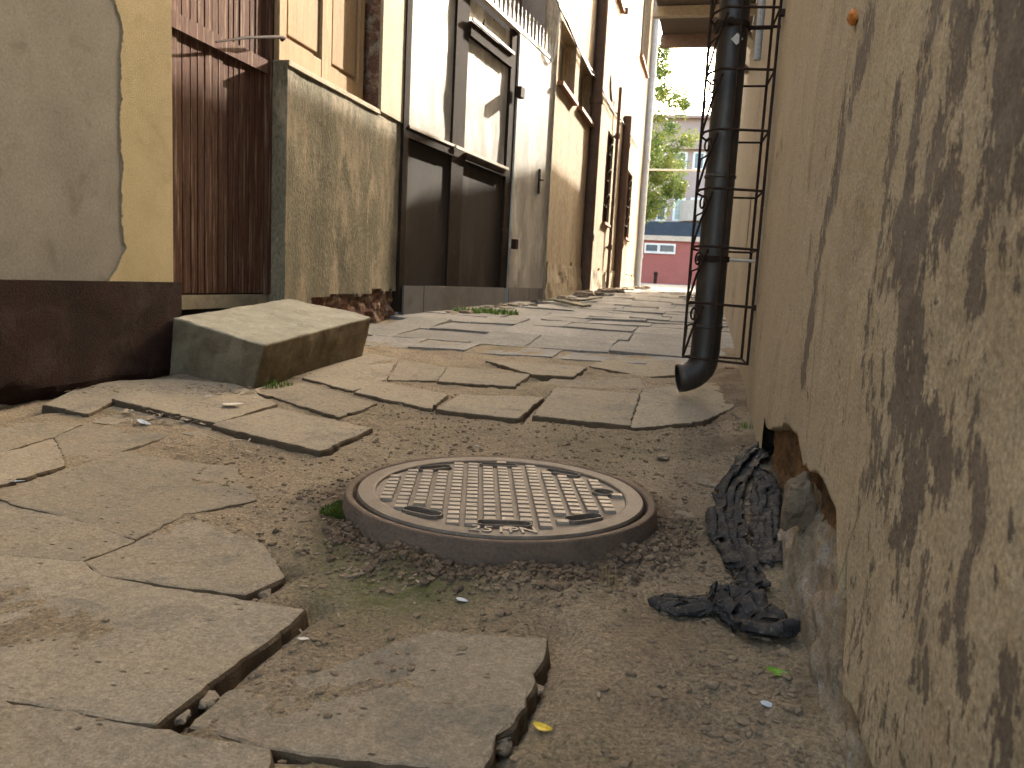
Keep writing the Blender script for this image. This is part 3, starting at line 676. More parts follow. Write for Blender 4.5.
while s_ < sE-.02:
    b = NB(); c_ = [b.verts.new(gp(s_+dx, dd, 3.055)) for dx, dd in ((-.028, 0), (.028, 0), (.028, .012), (-.028, .012))]; t1 = b.verts.new(gp(s_, .006, 3.30))
    m1 = None; b.faces.new(c_)
    for i in range(4): b.faces.new((c_[i], c_[(i+1)%4], t1))
    link('spike', b, 'rail', gt); s_ += .115
s_, z_ = gs(400, 200); 
bm = NB(); gbox(bm, sE-.01, sE+.10, -.10, .0, .2, 3.1); link('end_post', bm, 'gateframe', gt)
# wall of the yard building behind the gate
yb = thing('yard_building', 'dim grey brown building standing behind the spiked gate', 'building', (-4, 9, .3))
bm = NB(); box(bm, (-6.5, 9.0, 0), (-2.02, 9.3, 7.5)); link('wall', bm, 'mauve', yb)
bm = NB(); tube(bm, [(-2.35, 8.95, .3), (-2.35, 8.95, 7.4)], .045, 10); link('downpipe', bm, 'pipebrown', yb)
bm = NB(); box(bm, (-6.6, 8.8, 7.4), (-1.95, 9.2, 7.52)); link('eave', bm, 'pinkbeam', yb)

# ------------------------------------------------------------------ tan building
TX = -1.87
tb = thing('tan_building', 'tall tan rendered building on the left with small windows and old downpipes', 'building', (-3, 15, .4))
holes = [(9.22,10.20,2.875,3.55), (10.62,11.80,2.90,3.60), (13.75,14.55,1.65,3.20), (17.4,18.4,1.62,3.06)]
yA, zA = on_x(613, -10, TX).y, on_x(613, -10, TX).z; yB, zB = on_x(621, 13, TX).y, on_x(621, 13, TX).z
holes.append((yA-.1, yB, zB+.05, zB+1.3))
pA = on_x(641, 60, TX); pB = on_x(646, 78, TX); holes.append((pA.y-.3, pB.y, pB.z+.05, pB.z+2.0))
ysx = sorted({9.05, 22.2} | {h[0] for h in holes} | {h[1] for h in holes}); zsx = sorted({.1, 9.0} | {h[2] for h in holes} | {h[3] for h in holes})
bm = NB()
for a, c_ in zip(ysx, ysx[1:]):
    for e, f_ in zip(zsx, zsx[1:]):
        my, mz = (a+c_)/2, (e+f_)/2
        if any(h[0] < my < h[1] and h[2] < mz < h[3] for h in holes): continue
        n = max(1, int((c_-a)/.25)); m_ = max(1, int((f_-e)/.25))
        for i in range(n):
            for j in range(m_):
                ya, yb_ = a+(c_-a)*i/n, a+(c_-a)*(i+1)/n; za, zb_ = e+(f_-e)*j/m_, e+(f_-e)*(j+1)/m_
                bm.faces.new([bm.verts.new((TX+.012*fbm((Y_*.8, Z_*.8, 1), 4), Y_, Z_)) for Y_, Z_ in ((ya, za), (yb_, za), (yb_, zb_), (ya, zb_))])
bmesh.ops.remove_doubles(bm, verts=bm.verts[:], dist=.001)
for h in holes:
    d = .20
    for q in (((h[0],h[2]),(h[0],h[3])), ((h[1],h[2]),(h[1],h[3])), ((h[0],h[2]),(h[1],h[2])), ((h[0],h[3]),(h[1],h[3]))):
        (a, e), (c_, f_) = q
        bm.faces.new([bm.verts.new(p) for p in ((TX+.012, a, e), (TX+.012, c_, f_), (TX-d, c_, f_), (TX-d, a, e))])
box(bm, (-8, 9.31, .1), (TX-.22, 22.15, 9.0)); box(bm, (TX-.3, 9.02, .1), (TX+.01, 9.06, 9.0)); box(bm, (TX-.3, 22.15, .1), (TX+.012, 22.2, 9.0))
bmesh.ops.recalc_face_normals(bm, faces=bm.faces[:]); link('wall', bm, 'tan', tb)
bm = NB(); wall_grid(bm, 9.05, 22.2, .2, .98, .05, TX+.018, lambda y, z: .03*fbm((y*2.5, z*3, 0), 5)*(1 if z < .95 else 0) + .03*max(0, .7-z), lambda y, z: z < .82+.1*fbm((y*1.5, 1, 1), 4)); edge_skirt(bm, (-.04, 0, 0)); link('base_render', bm, 'tanlow', tb)
for i, h in enumerate(holes):
    b = NB(); box(b, (TX-.17, h[0]+.02, h[2]+.02), (TX-.15, h[1]-.02, h[3]-.02)); wn = link('window', b, 'paneglass' if i < 2 else 'dark', tb)
    b = NB()
    for a, c_, e, f_ in ((h[0], h[0]+.05, h[2], h[3]), (h[1]-.05, h[1], h[2], h[3]), ((h[0]+h[1])/2-.02, (h[0]+h[1])/2+.02, h[2], h[3]), (h[0]+.05, h[1]-.05, h[2], h[2]+.05), (h[0]+.05, h[1]-.05, h[3]-.05, h[3])):
        box(b, (TX-.149, a, e), (TX-.13, c_, f_))
    link('frame', b, 'oldtrim', wn)
    b = NB(); box(b, (TX-.1, h[0]-.05, h[2]-.05), (TX+.07, h[1]+.05, h[2]-.005)); link('sill', b, 'sillred', wn)
    if i in (2, 3):
        b = NB()
        for k in range(5): yk = h[0]+(h[1]-h[0])*(k+.5)/5; tube(b, [(TX-.03, yk, h[2]), (TX-.03, yk, h[3])], .012, 6)
        for zk in (.2, .5, .8): tube(b, [(TX-.03, h[0], h[2]+(h[3]-h[2])*zk), (TX-.03, h[1], h[2]+(h[3]-h[2])*zk)], .012, 6)
        for k in range(3):
            for s in (-1, 1):
                zc = h[2]+(h[3]-h[2])*(.25+.28*k); yc = (h[0]+h[1])/2
                tube(b, [(TX+.05*math.sin(a_), yc+s*(.2-.09*a_/2)*math.cos(a_), zc+.12*math.sin(a_)) for a_ in [x_*.5 for x_ in range(9)]], .012, 6)
        link('grille', b, 'iron', wn)
def wallpipe(x_, y_, r, mat, z0=.45, z1=9.0, brackets=(1.2, 3.2, 5.37)):
    p = on_x(x_, y_, TX+.07)
    b = NB(); tube(b, [(TX+.07, p.y, z0), (TX+.07, p.y, z1)], r, 14); d_ = link('downpipe', b, mat, tb)
    for z in brackets: b = NB(); tube(b, [(TX+.07, p.y, z), (TX+.07, p.y, z+.09)], r+.014, 14); box(b, (TX-.02, p.y-.02, z+.02), (TX+.05, p.y+.02, z+.06)); link('collar', b, mat, d_)
wallpipe(587, 250, .085, 'pipebrown'); wallpipe(622, 200, .085, 'pipebrown', z1=3.9, brackets=(1.3, 2.4, 3.3)); wallpipe(613, 200, .03, 'pipebrown', z1=4.1); wallpipe(640, 240, .10, 'pipegrey', brackets=(1.3, 3.8, 5.9)); 
bm = NB(); cpt = [on_x(x_, y_, TX+.03) for x_, y_ in ((548, -30), (558, 0), (566, 20), (577, 44), (590, 68), (598, 78), (606, 97), (614, 110), (622, 121), (630, 134), (638, 148))]
tube(bm, cpt, .014, 6); tube(bm, [p + Vector((.02, 0, -.05-.03*math.sin(i*2.1))) for i, p in enumerate(cpt[:8])], .010, 6)
tag(link('cable', bm, 'cable'), 'drooping dark cable pinned along the tan building facade', 'cable')
bm = NB(); q1 = on_x(560, 12, TX+.05); q2 = gp(sE-.15, 0, 3.2); tube(bm, [q1.lerp(q2, t_/12) - Vector((0, 0, .35*math.sin(math.pi*t_/12))) for t_ in range(13)], .009, 6)
tag(link('wire', bm, 'palewire'), 'pale wire sagging from the tan building to the end of the spiked gate', 'wire')
vp = on_x(613, 87, TX+.015); bm = NB(); 
lathe(bm, [(0, .012), (.20, .012), (.23, 0)], 24)
for v in bm.verts: v.co = Vector((vp.x+v.co.z+.01, vp.y+v.co.x*1.4, vp.z+v.co.y))
link('round_patch', bm, 'pipegrey', tb)  # grey round patch on the render, built as a shallow disc
bm = NB(); box(bm, (-8.2, 9.0, 9.0), (TX+.35, 22.5, 9.15)); link('eave', bm, 'pinkbeam', tb)

# rubble and planks lying along the foot of the left walls
def stone(loc, sz, label, mat='rubble', name='loose_stone', group='loose stones and rubble'):
    b = NB(); bmesh.ops.create_icosphere(b, subdivisions=3, radius=1)
    sd_ = rnd.random()*50
    for v in b.verts:
        n_ = v.co.normalized(); v.co = n_*(1+.35*fbm(n_*1.3+Vector((sd_,0,0)), 3)); v.co = Vector((round(v.co.x*2.2)/2.2*.35+v.co.x*.65, v.co.y, max(-.6, min(.62, v.co.z))))
        v.co = Vector((v.co.x*sz[0], v.co.y*sz[1], v.co.z*sz[2]))
    bmesh.ops.rotate(b, verts=b.verts, cent=(0,0,0), matrix=Matrix.Rotation(rnd.random()*6, 3, 'Z'))
    o = link(name, b, mat); o.location = loc
    if label: tag(o, label, 'stone', group)
    return o
for i in range(26):
    y = rnd.uniform(8.6, 20); x = (TX+.12+rnd.uniform(0, .32))
    stone((x, y, G(x, y)+.03), (rnd.uniform(.05, .13), rnd.uniform(.06, .2), rnd.uniform(.03, .07)), 'small broken stone lying at the foot of the tan building', group='broken stones at the foot of the tan building')
for i in range(16):
    s_ = rnd.uniform(.3, 2.9); p = gp(s_, .14+rnd.uniform(-.05, .2), 0)
    stone((p.x, p.y, G(p.x, p.y)+.012), (rnd.uniform(.03, .08), rnd.uniform(.03, .08), rnd.uniform(.02, .035)), 'small broken stone lying below the gate kick plate', group='broken stones below the gate')
for i, (x_, y_) in enumerate(((551, 300), (572, 303), (590, 299))):
    p = gpt(x_, y_, .05); b = NB(); box(b, (-.05, -.3, -.010), (.05, .3, .010), bevel=.003)
    o = link('loose_board', b, 'oldwall'); o.location = p; o.rotation_euler = (R_(3), R_(-6), R_((-28, 40, -12)[i]))
    tag(o, ('loose board lying nearest the end post of the gate', 'loose board lying crosswise between two others at the tan building', 'farthest loose board from the gate at the foot of the tan building')[i], 'board', 'loose boards by the tan building')

# ------------------------------------------------------------------ right building
RX = .20
rb = thing('right_building', 'long building on the right with peeling beige plaster over brown paint', 'building', (2, 5, 0))
def W(x, y): p = on_x(x, y, RX); return (p.y, p.z)
strokes = [  # pixel paths of the exposed darker coat: (points, half width in metres, strength)
 ([(940,-10),(925,60),(915,140),(903,205)], .030, .55), ([(866,50),(842,125),(835,175),(820,250),(811,325),(804,375)], .045, .62),
 ([(1010,-5),(1015,60),(1010,150)], .050, .8), ([(960,-5),(975,30),(958,80)], .03, .6), ([(1000,90),(985,190)], .018, .5),
 ([(900,90),(888,180),(884,280)], .028, .33), ([(935,150),(948,205),(930,250),(912,225)], .035, .55), ([(965,110),(950,190)], .016, .4),
 ([(900,235),(912,290),(903,384),(908,440),(911,500)], .05, .72), ([(908,399),(935,434),(944,482)], .026, .62),
 ([(968,384),(972,414),(955,474)], .010, .55), ([(973,465),(980,495),(976,528)], .016, .65), ([(974,245),(968,300)], .017, .65),
 ([(1021,235),(1019,270)], .012, .55), ([(1019,180),(1020,205)], .010, .5), ([(1012,512),(1012,540)], .005, .55),
 ([(874,470),(892,520),(905,590)], .05, .30), ([(968,555),(962,620),(966,685)], .012, .6), ([(928,650),(927,682)], .008, .5), ([(915,670),(908,705)], .012, .42),
 ([(1012,690),(1008,770)], .022, .7), ([(952,735),(955,768)], .012, .45), ([(995,560),(998,580)], .006, .4), ([(880,240),(868,330),(872,420)], .04, .26),
 ([(985,10),(1024,40)], .03, .5), ([(1024,120),(1000,250)], .02, .28), ([(925,540),(920,600)], .010, .35),
]
SW = []
for pts, hw, st in strokes:
    q = [W(*p) for p in pts]
    for a, c_ in zip(q, q[1:]): SW.append((a, c_, hw, st))
cracks = []
for pts in (([(856,10),(846,70),(838,130),(830,200)]), ([(829,125),(818,190),(810,250),(803,330)]), ([(868,445),(862,500),(848,545),(836,590)]), ([(770,190),(776,160),(782,142)]), ([(806,440),(812,385),(816,340)]), ([(756,330),(762,250),(768,190)])):
    q = [W(*p) for p in pts]
    for a, c_ in zip(q, q[1:]): cracks.append((a, c_))
def segd(p, a, c_):
    dx, dy = c_[0]-a[0], c_[1]-a[1]; L = dx*dx+dy*dy or 1e-9
    t_ = max(0, min(1, ((p[0]-a[0])*dx+(p[1]-a[1])*dy)/L)); return math.hypot(p[0]-a[0]-dx*t_, p[1]-a[1]-dy*t_)
edge_px = [(760,392),(766,430),(788,428),(798,436),(803,468),(818,478),(834,512),(848,545),(846,575),(838,612),(836,650),(842,690),(858,728),(862,745),(878,772),(900,830)]
EP = sorted([W(*p) for p in edge_px])
def low_edge(y):
    if y <= EP[0][0]: return EP[0][1]
    if y >= EP[-1][0]: return -.2
    for a, c_ in zip(EP, EP[1:]):
        if y <= c_[0]: t_ = (y-a[0])/(c_[0]-a[0] or 1e-6); return a[1]+(c_[1]-a[1])*t_
def peel(y, z):
    v = .10 + .38*max(0, min(1, (1.15-y)/.35))*max(0, min(1, .35+1.3*fbm((y*5, z*3.2, 12), 3)))
    for a, c_, hw, st in SW:
        d = segd((y, z), a, c_)
        if d < hw*3: v = max(v, (st*.75+.27)*math.exp(-(d/hw)**2*.55))
    k = 0
    for a, c_ in cracks:
        d = segd((y+.006*fbm((y*20, z*20, 1)), z), a, c_); wd = .0022*y
        if d < wd*3: k = max(k, math.exp(-(d/wd)**2))
    return min(1, v), min(1, max(0, (y-1.15)/.5)), k*.5
def rdisp(y, z): return -.006*fbm((y*3, z*3, 7), 4) - .0012*fbm((y*25, z*25, 1), 3) + (.012*max(0, (y-1.3)) if False else 0)
def rwall_part(bm, y0, y1, z0, z1, sy, sz, keep=None):
    ny = int(round((y1-y0)/sy)); nzz = int(round((z1-z0)/sz))
    V = [[None]*(nzz+1) for _ in range(ny+1)]; vals = {}
    for i in range(ny+1):
        for j in range(nzz+1):
            y = y0+(y1-y0)*i/ny; z = z0+(z1-z0)*j/nzz
            if keep and not keep(y, z): continue
            v = bm.verts.new((RX+rdisp(y, z), y, z)); V[i][j] = v; vals[v] = peel(y, z)
    for i in range(ny):
        for j in range(nzz):
            q = (V[i][j], V[i][j+1], V[i+1][j+1], V[i+1][j])
            if all(q):
                f = bm.faces.new(q)
                for l in f.loops: a = vals[l.vert]; l[lay] = (a[0], a[1], a[2], 1)
bm = NB(); lay = bm.loops.layers.float_color.new('peel')
kp = lambda y, z: z > low_edge(y)+.012*fbm((y*13, z*6, 0), 2)
rwall_part(bm, .30, 1.60, -.14, 1.30, .004, .004, kp); rwall_part(bm, 1.60, 2.40, -.14, .50, .005, .005, kp)
bmesh.ops.remove_doubles(bm, verts=[v for v in bm.verts if abs(v.co.y-1.6) < 1e-4], dist=.0026)
es = [e for e in bm.edges if e.is_boundary and max(v.co.z for v in e.verts) < .45 and max(v.co.y for v in e.verts) < 2.395 and max(v.co.z for v in e.verts) > -.13 and min(v.co.y for v in e.verts) > .301]
for it in range(45):
    nb_ = {}
    for e in es:
        a, c_ = e.verts; nb_.setdefault(a, []).append(c_.co.copy()); nb_.setdefault(c_, []).append(a.co.copy())
    for v, l in nb_.items():
        if len(l) == 2: v.co = v.co*.4+(l[0]+l[1])*.3
r = bmesh.ops.extrude_edge_only(bm, edges=es); bmesh.ops.translate(bm, verts=[v for v in r['geom'] if isinstance(v, bmesh.types.BMVert)], vec=(.03, 0, -.004))
rwall_part(bm, 1.60, 2.40, .50, 2.34, .02, .02); rwall_part(bm, 2.40, 4.60, -.14, 2.34, .02, .02)
bmesh.ops.remove_doubles(bm, verts=bm.verts[:], dist=.0005)
link('plaster', bm, 'rwall', rb, smooth=True)
bm = NB(); lay = bm.loops.layers.float_color.new('peel')
wall_grid(bm, 4.60, 19.6, .0, 5.37, .25, RX); wall_grid(bm, 1.60, 4.60, 2.34, 5.37, .3, RX); wall_grid(bm, -4, 1.6, 1.30, 5.37, .3, RX); wall_grid(bm, -4, .30, -.1, 1.30, .3, RX)
wall_grid(bm, -4, 12.0, 5.37, 7.6, .5, RX); wall_grid(bm, 12.0, 14.3, 5.37, 5.82, .38, RX)  # stepped wall tops out of view, shaped for the shadow edge on the left walls
for f in bm.faces:
    for l in f.loops: l[lay] = (.18+.5*fbm((l.vert.co.y*1.2, l.vert.co.z*.8, 3), 3), .8, 0, 1)
bmesh.ops.reverse_faces(bm, faces=bm.faces[:])
link('wall', bm, 'rwall', rb)
bm = NB(); box(bm, (RX+.28, -4, -.1), (5.5, 19.6-.05, 5.37-.05)); box(bm, (RX+.28, -4, 5.37-.05), (5.5, 12.0-.05, 7.6-.03)); box(bm, (RX+.28, 12.0-.04, 5.37-.05), (5.5, 14.3-.05, 5.82-.03)); box(bm, (RX+.01, 19.6-.04, 0), (5.5, 19.6, 5.37)); box(bm, (RX+.01, 12.0-.03, 5.37-.05), (5.5, 12.0, 7.6)); box(bm, (RX+.01, 14.3-.03, 5.37-.05), (5.5, 14.3, 5.82)); link('body', bm, 'tanlow', rb)  # unseen stepped upper masses, heights set by the shadow they throw across the alley
bm = NB(); box(bm, (RX-.06, 14.3+.01, 5.37), (5.5, 19.6+.1, 5.37+.08)); box(bm, (RX-.06, 12.0+.02, 5.82), (5.5, 14.3+.03, 5.82+.08)); box(bm, (RX-.06, -4, 7.6), (5.5, 12.0+.04, 7.6+.1)); link('roof', bm, 'roof', rb)  # unseen roof steps, added to shape the shadow line on the left facades
# brick core seen where the plaster has fallen
bm = NB()
wall_grid(bm, .30, 2.4, -.1, .5, .012, RX+.035, lambda y, z: -.014*fbm((y*9, z*9, 2), 5) - .012*fbm((y*30, z*30, 2), 3)); bmesh.ops.reverse_faces(bm, faces=bm.faces[:])
link('brick_core', bm, 'core', rb, smooth=True)
# crumbling footing ledge along the foot of the wall
fx = [gpt(771,474), gpt(777,540), gpt(778,594), gpt(805,684), gpt(830,768)]
fxp = sorted([(p.y, p.x) for p in fx])
def foot_x(y):
    if y <= fxp[0][0]: return fxp[0][1]
    if y >= fxp[-1][0]: return fxp[-1][1]
    for a, c_ in zip(fxp, fxp[1:]):
        if y <= c_[0]: return a[1]+(c_[1]-a[1])*(y-a[0])/(c_[0]-a[0])
bm = NB(); ny, nk = 230, 40
V = []
for i in range(ny+1):
    y = .30+(1.95-.30)*i/ny; xa = foot_x(y)+.008*fbm((y*7, 1, 1), 4); row = []
    zt0 = .10+.05*fbm((y*4, 5, 0), 3)+(.04 if 1.0 < y < 1.55 else 0)
    ztop = min(max(low_edge(y)+.02, .05), zt0+.03) if y > .75 else .09
    fade = min(1, (1.95-y)/.25)
    for k in range(nk+1):
        u_ = k/nk
        # profile: steep face up to a rounded shoulder, then a sloping top running back to the wall
        if u_ < .5: x = xa + .022*(u_/.5)**1.5; z = -.03 + (ztop+.03)*(u_/.5)**.8*.8*fade
        else: x = xa+.022 + (RX+.03-xa-.022)*((u_-.5)/.5); z = -.03+(ztop+.03)*.8*fade + ((ztop+.03)*.2+.03)*((u_-.5)/.5)
        n_ = fbm((x*22, y*16, z*22), 5)
        row.append(bm.verts.new((x-.009*n_, y, z+.009*n_)))
    V.append(row)
for i in range(ny):
    for k in range(nk): bm.faces.new((V[i][k], V[i][k+1], V[i+1][k+1], V[i+1][k]))
bmesh.ops.recalc_face_normals(bm, faces=bm.faces[:]); link('footing', bm, 'footing', rb, smooth=True)
# door canopy on the right building
def cz(x, y, Y): return on_y(x, y, Y)
n1 = cz(653, 18, 6.5); n2 = cz(661, 50, 7.2)
zc = n1.z
can = NB(); box(can, (n2.x, 5.4, zc+.085), (RX-.01, 7.22, zc+.11)); cp = link('canopy', can, 'canopy', rb)
bm = NB(); box(bm, (n1.x, 6.46, zc), (RX-.002, 6.52, zc+.075)); link('beam', bm, 'beam', cp)
bm = NB(); box(bm, (n1.x+.02, 7.17, zc-.02), (RX-.002, 7.24, zc+.08)); link('fascia', bm, 'pinkbeam', cp)
for Y_ in (6.49, 7.2):
    bm = NB(); bar(bm, (RX-.25, Y_, zc+.02), (RX, Y_, zc-.24), (0,1,0), .05, .04); link('bracket', bm, 'beam' if Y_ < 7 else 'pinkbeam', cp)
bm = NB(); box(bm, (n2.x, 5.38, zc+.115), (RX-.01, 7.26, zc+.15)); link('cover_sheet', bm, 'galv', cp)

# ------------------------------------------------------------------ drainpipe and cage
py, prad = 3.33, .060
pxm = on_y(706, 330, py).x
pxm = on_y(707, 330, py).x
dp = thing('drainpipe', 'dark round drainpipe with bent outlet inside the wrought iron cage', 'drainpipe', (pxm, py, .2))
ze = on_y(703, 352, py).z
pts = [(pxm, py, 3.4), (pxm, py, ze+.02)]
tip = on_y(678, 378, py-.02)
cen = Vector((pxm, py, ze+.02))
e0 = Vector((pxm, py, ze-.005)); e2 = Vector((tip.x, py-.03, tip.z)); e1 = Vector((pxm, py-.005, tip.z+.012))
for k in range(1, 9):
    t_ = k/8; pts.append(e0*(1-t_)**2 + e1*2*t_*(1-t_) + e2*t_*t_)
bm = NB(); rings = tube(bm, pts, prad, 28, caps=False)
rr = tube(bm, pts, prad-.004, 28, caps=False)
for k in range(28): bm.faces.new((rings[-1][k], rings[-1][(k+1)%28], rr[-1][(k+1)%28], rr[-1][k]))
link('pipe', bm, 'pipeblack', dp, smooth=True)
for z in (ze+.10, 1.0, 1.95):
    bm = NB(); lathe(bm, [(prad, 0), (prad+.004, .004), (prad+.004, .012), (prad, .016)], 28, (pxm, py, z)); link('seam', bm, 'pipeblack', dp)
for i, (x_, y_) in enumerate(((715, 262), (735, 30))):
    z = on_y(x_, y_, py).z; bm = NB(); lathe(bm, [(prad+.0005, 0), (prad+.006, .001), (prad+.006, .022), (prad+.0005, .023)], 28, (pxm, py, z)); box(bm, (pxm-.02, py-prad-.03, z), (pxm+.0, py-prad+.0, z+.022))
    cl = link('clamp', bm, 'iron', dp); bm = NB(); tube(bm, [(pxm+prad, py, z+.01), (RX+.01, py+.005, z+.01)], .006, 8); link('clamp_arm', bm, 'rail' if i == 0 else 'iron', cl)
sp_ = on_y(737, 39, py-prad-.002); bm = NB(); box(bm, (sp_.x-.016, sp_.y-.002, sp_.z-.016), (sp_.x+.016, sp_.y+.001, sp_.z+.016)); bmesh.ops.rotate(bm, verts=bm.verts, cent=sp_, matrix=Matrix.Rotation(R_(45), 3, 'Y')); link('sticker', bm, 'scrap', dp)

cg = thing('iron_cage', 'rusty wrought iron cage with scrolls around the drainpipe', 'cage', (.03, 3.3, .27))
Yn, Yf = 3.18, 3.42; r_ = .0056
A_ = on_y(683, 357, 3.30); Ax = A_.x; Bx = Ax+.055; Rx_ = on_y(748, 357, Yn).x; Rx2 = on_y(742, 352, Yf).x
levels = [on_y(683, y_, 3.30).z for y_ in (357, 305, 250, 193)]; step_ = (levels[3]-levels[0])/3
levels = [levels[0]+step_*k for k in range(11)]
ztop = levels[-1]
P4 = {'A': (Ax, 3.30), 'B': (Bx, Yn), 'R': (Rx_, Yn), 'S': (Rx2, Yf), 'T': (Bx, Yf)}
for key in 'ARST':
    x_, y_ = P4[key]; b = NB(); tube(b, [(x_, y_, levels[0]-.003), (x_, y_, ztop)], r_, 8); link('upright', b, 'iron', cg)
b = NB(); tube(b, [(Rx_-.135, Yn, levels[0]), (Rx_-.135, Yn, ztop)], r_*.8, 8); link('upright', b, 'iron', cg)
for z in levels:
    b = NB(); tube(b, [(Ax, 3.30, z), (Ax+.012, 3.25, z+.008), (Bx, Yn, z+.008), (Rx_+.004, Yn, z)], r_*.9, 8)
    tube(b, [(Ax, 3.30, z), (Ax+.02, 3.38, z), (Bx, Yf, z), (Rx2, Yf, z)], r_*.8, 8); tube(b, [(Rx_, Yn, z), (Rx2, Yf, z)], r_*.8, 8); link('rung', b, 'iron', cg)
for k, (za, zb_) in enumerate(zip(levels, levels[1:])):
    b = NB()
    pa = Vector((Ax, 3.30, za+.005)); pb = Vector((Bx+.01, 3.2, zb_-.005)); dirv = (Vector((Bx+.01, 3.2, 0))-Vector((Ax, 3.30, 0)))
    tube(b, [pa, pa.lerp(pb, .5)+Vector((-.004, 0, .006)), pb], r_*.85, 8)
    # scroll hanging under the upper rung
    c_ = Vector((Ax, 3.30, zb_-.045)) + dirv*.45
    sp = []
    for i in range(22):
        a_ = -2.2+i*.36; rr_ = .034*(1-i/28); sp.append(c_ + dirv.normalized()*(rr_*math.cos(a_+1.2)) + Vector((0,0,rr_*math.sin(a_+1.2)*1.15)))
    tube(b, sp, r_*.8, 6)
    tube(b, [Vector((Ax, 3.30, zb_-.14))+dirv*.05, Vector((Ax, 3.30, zb_-.09))+dirv*.1, sp[0]], r_*.7, 6)
    link('scroll', b, 'iron', cg)
for z, zo in ((levels[1], .0), (levels[6]-.02, .0), (levels[6]+.06, 0)):
    b = NB(); box(b, (Rx_-.004, Yn-.012, z-.011), (RX+.01, Yn+.012, z+.011)); link('wall_bracket', b, 'iron', cg)
b = NB(); q = on_x(757, 60, RX-.02); tube(b, [(RX-.02, q.y, q.z), (RX-.02, q.y, 3.4)], .022, 12); tag(link('conduit', b, 'pipegrey'), 'pale grey conduit fixed to the right wall behind the drainpipe', 'conduit')
q = on_x(853, 17, RX-.004); b = NB(); bmesh.ops.create_icosphere(b, subdivisions=3, radius=.012)
for v in b.verts: v.co = Vector((v.co.x*.6, v.co.y*2.2, v.co.z*1.1))*(1+.3*fbm(v.co*90, 3)); v.co.z += v.co.y*.3
o = link('foam_plug', b, 'orange'); o.location = q; tag(o, 'orange blob of foam in the crack high on the right wall', 'foam plug')
# stones by the wall foot under the cage
for i, (x_, y_, a_, b_, c_, lab) in enumerate((
    (733, 371, .05, .06, .03, 'brown brick lump under the iron cage, nearest the drainpipe'),
    (742, 383, .035, .05, .03, 'broken brick wedged against the wall under the cage, middle one of three'),
    (744, 400, .04, .04, .025, 'small brick fragment at the wall foot below the cage, lowest of three'),
    (716, 481, .075, .05, .012, 'flat tan stone flake beside the upper end of the plastic sheet'),
    (664, 457, .022, .02, .010, 'small flat stone in the soil behind the manhole'),
    (686, 516, .03, .02, .010, 'grey stone chip half sunk in the soil right of the manhole'))):
    p = gpt(x_, y_, .015); stone(p, (a_, b_, c_), lab, 'brick' if i < 3 else 'rubble')
p = on_x(793, 500, .18); b = NB(); box(b, (-.014, -.03, -.046), (.03, .035, .036), bevel=.006)
bmesh.ops.subdivide_edges(b, edges=b.edges[:], cuts=3, use_grid_fill=True)
for v in b.verts: v.co += v.co.normalized()*.018*fbm(v.co*22+Vector((3,0,0)), 4)
bmesh.ops.rotate(b, verts=b.verts, cent=(0,0,0), matrix=Matrix.Rotation(.12, 3, 'X'))
o = link('loose_stone', b, 'mortar'); o.location = p; tag(o, 'upright chunk of mortar leaning in the broken plaster of the right wall', 'stone')

# ------------------------------------------------------------------ concrete step
cs_b = [gpt(168, 374, .0), gpt(250, 391, .0), gpt(361, 358, .0)]
def top_over(px_, py_, base, dx=0, dy=0):
    d = ray(px_, py_); b = base; t_ = (b.x*d.x+b.y*d.y)/(d.x*d.x+d.y*d.y); return O+d*t_
TA = top_over(172, 317, cs_b[0]); TB = top_over(264, 345, cs_b[1]); TC = top_over(371, 317, cs_b[2])
nrm = (TB-TA).cross(TC-TA); TD = on_pl(289, 298, TA, nrm)
BD = Vector((TD.x-.02, TD.y+.02, G(TD.x, TD.y)-.02))
bm = NB(); bot = [Vector((p.x, p.y, p.z-.04)) for p in cs_b] + [BD]; tp = [TA, TB, TC, TD]
vb = [bm.verts.new(p) for p in bot]; vt = [bm.verts.new(p) for p in tp]
bm.faces.new(vb[::-1]); bm.faces.new(vt)
for i in range(4): bm.faces.new((vb[i], vb[(i+1)%4], vt[(i+1)%4], vt[i]))
bmesh.ops.recalc_face_normals(bm, faces=bm.faces[:])
bmesh.ops.bevel(bm, geom=bm.edges[:], offset=.010, segments=3, affect='EDGES', profile=.5)
for _ in range(4): 
    bmesh.ops.subdivide_edges(bm, edges=[e for e in bm.edges if e.calc_length() > .035], cuts=1, use_grid_fill=True)
bmesh.ops.triangulate(bm, faces=[f for f in bm.faces if len(f.verts) > 4])
for _ in range(2): bmesh.ops.subdivide_edges(bm, edges=[e for e in bm.edges if e.calc_length() > .03], cuts=1)
bm.normal_update()
for v in bm.verts:
    v.co += v.normal*(.008*fbm(v.co*5, 4)+.0022*fbm(v.co*26, 4))
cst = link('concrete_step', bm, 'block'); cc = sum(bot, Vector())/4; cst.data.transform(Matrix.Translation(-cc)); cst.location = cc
tag(cst, 'tilted concrete block used as a step in front of the plank door', 'step')

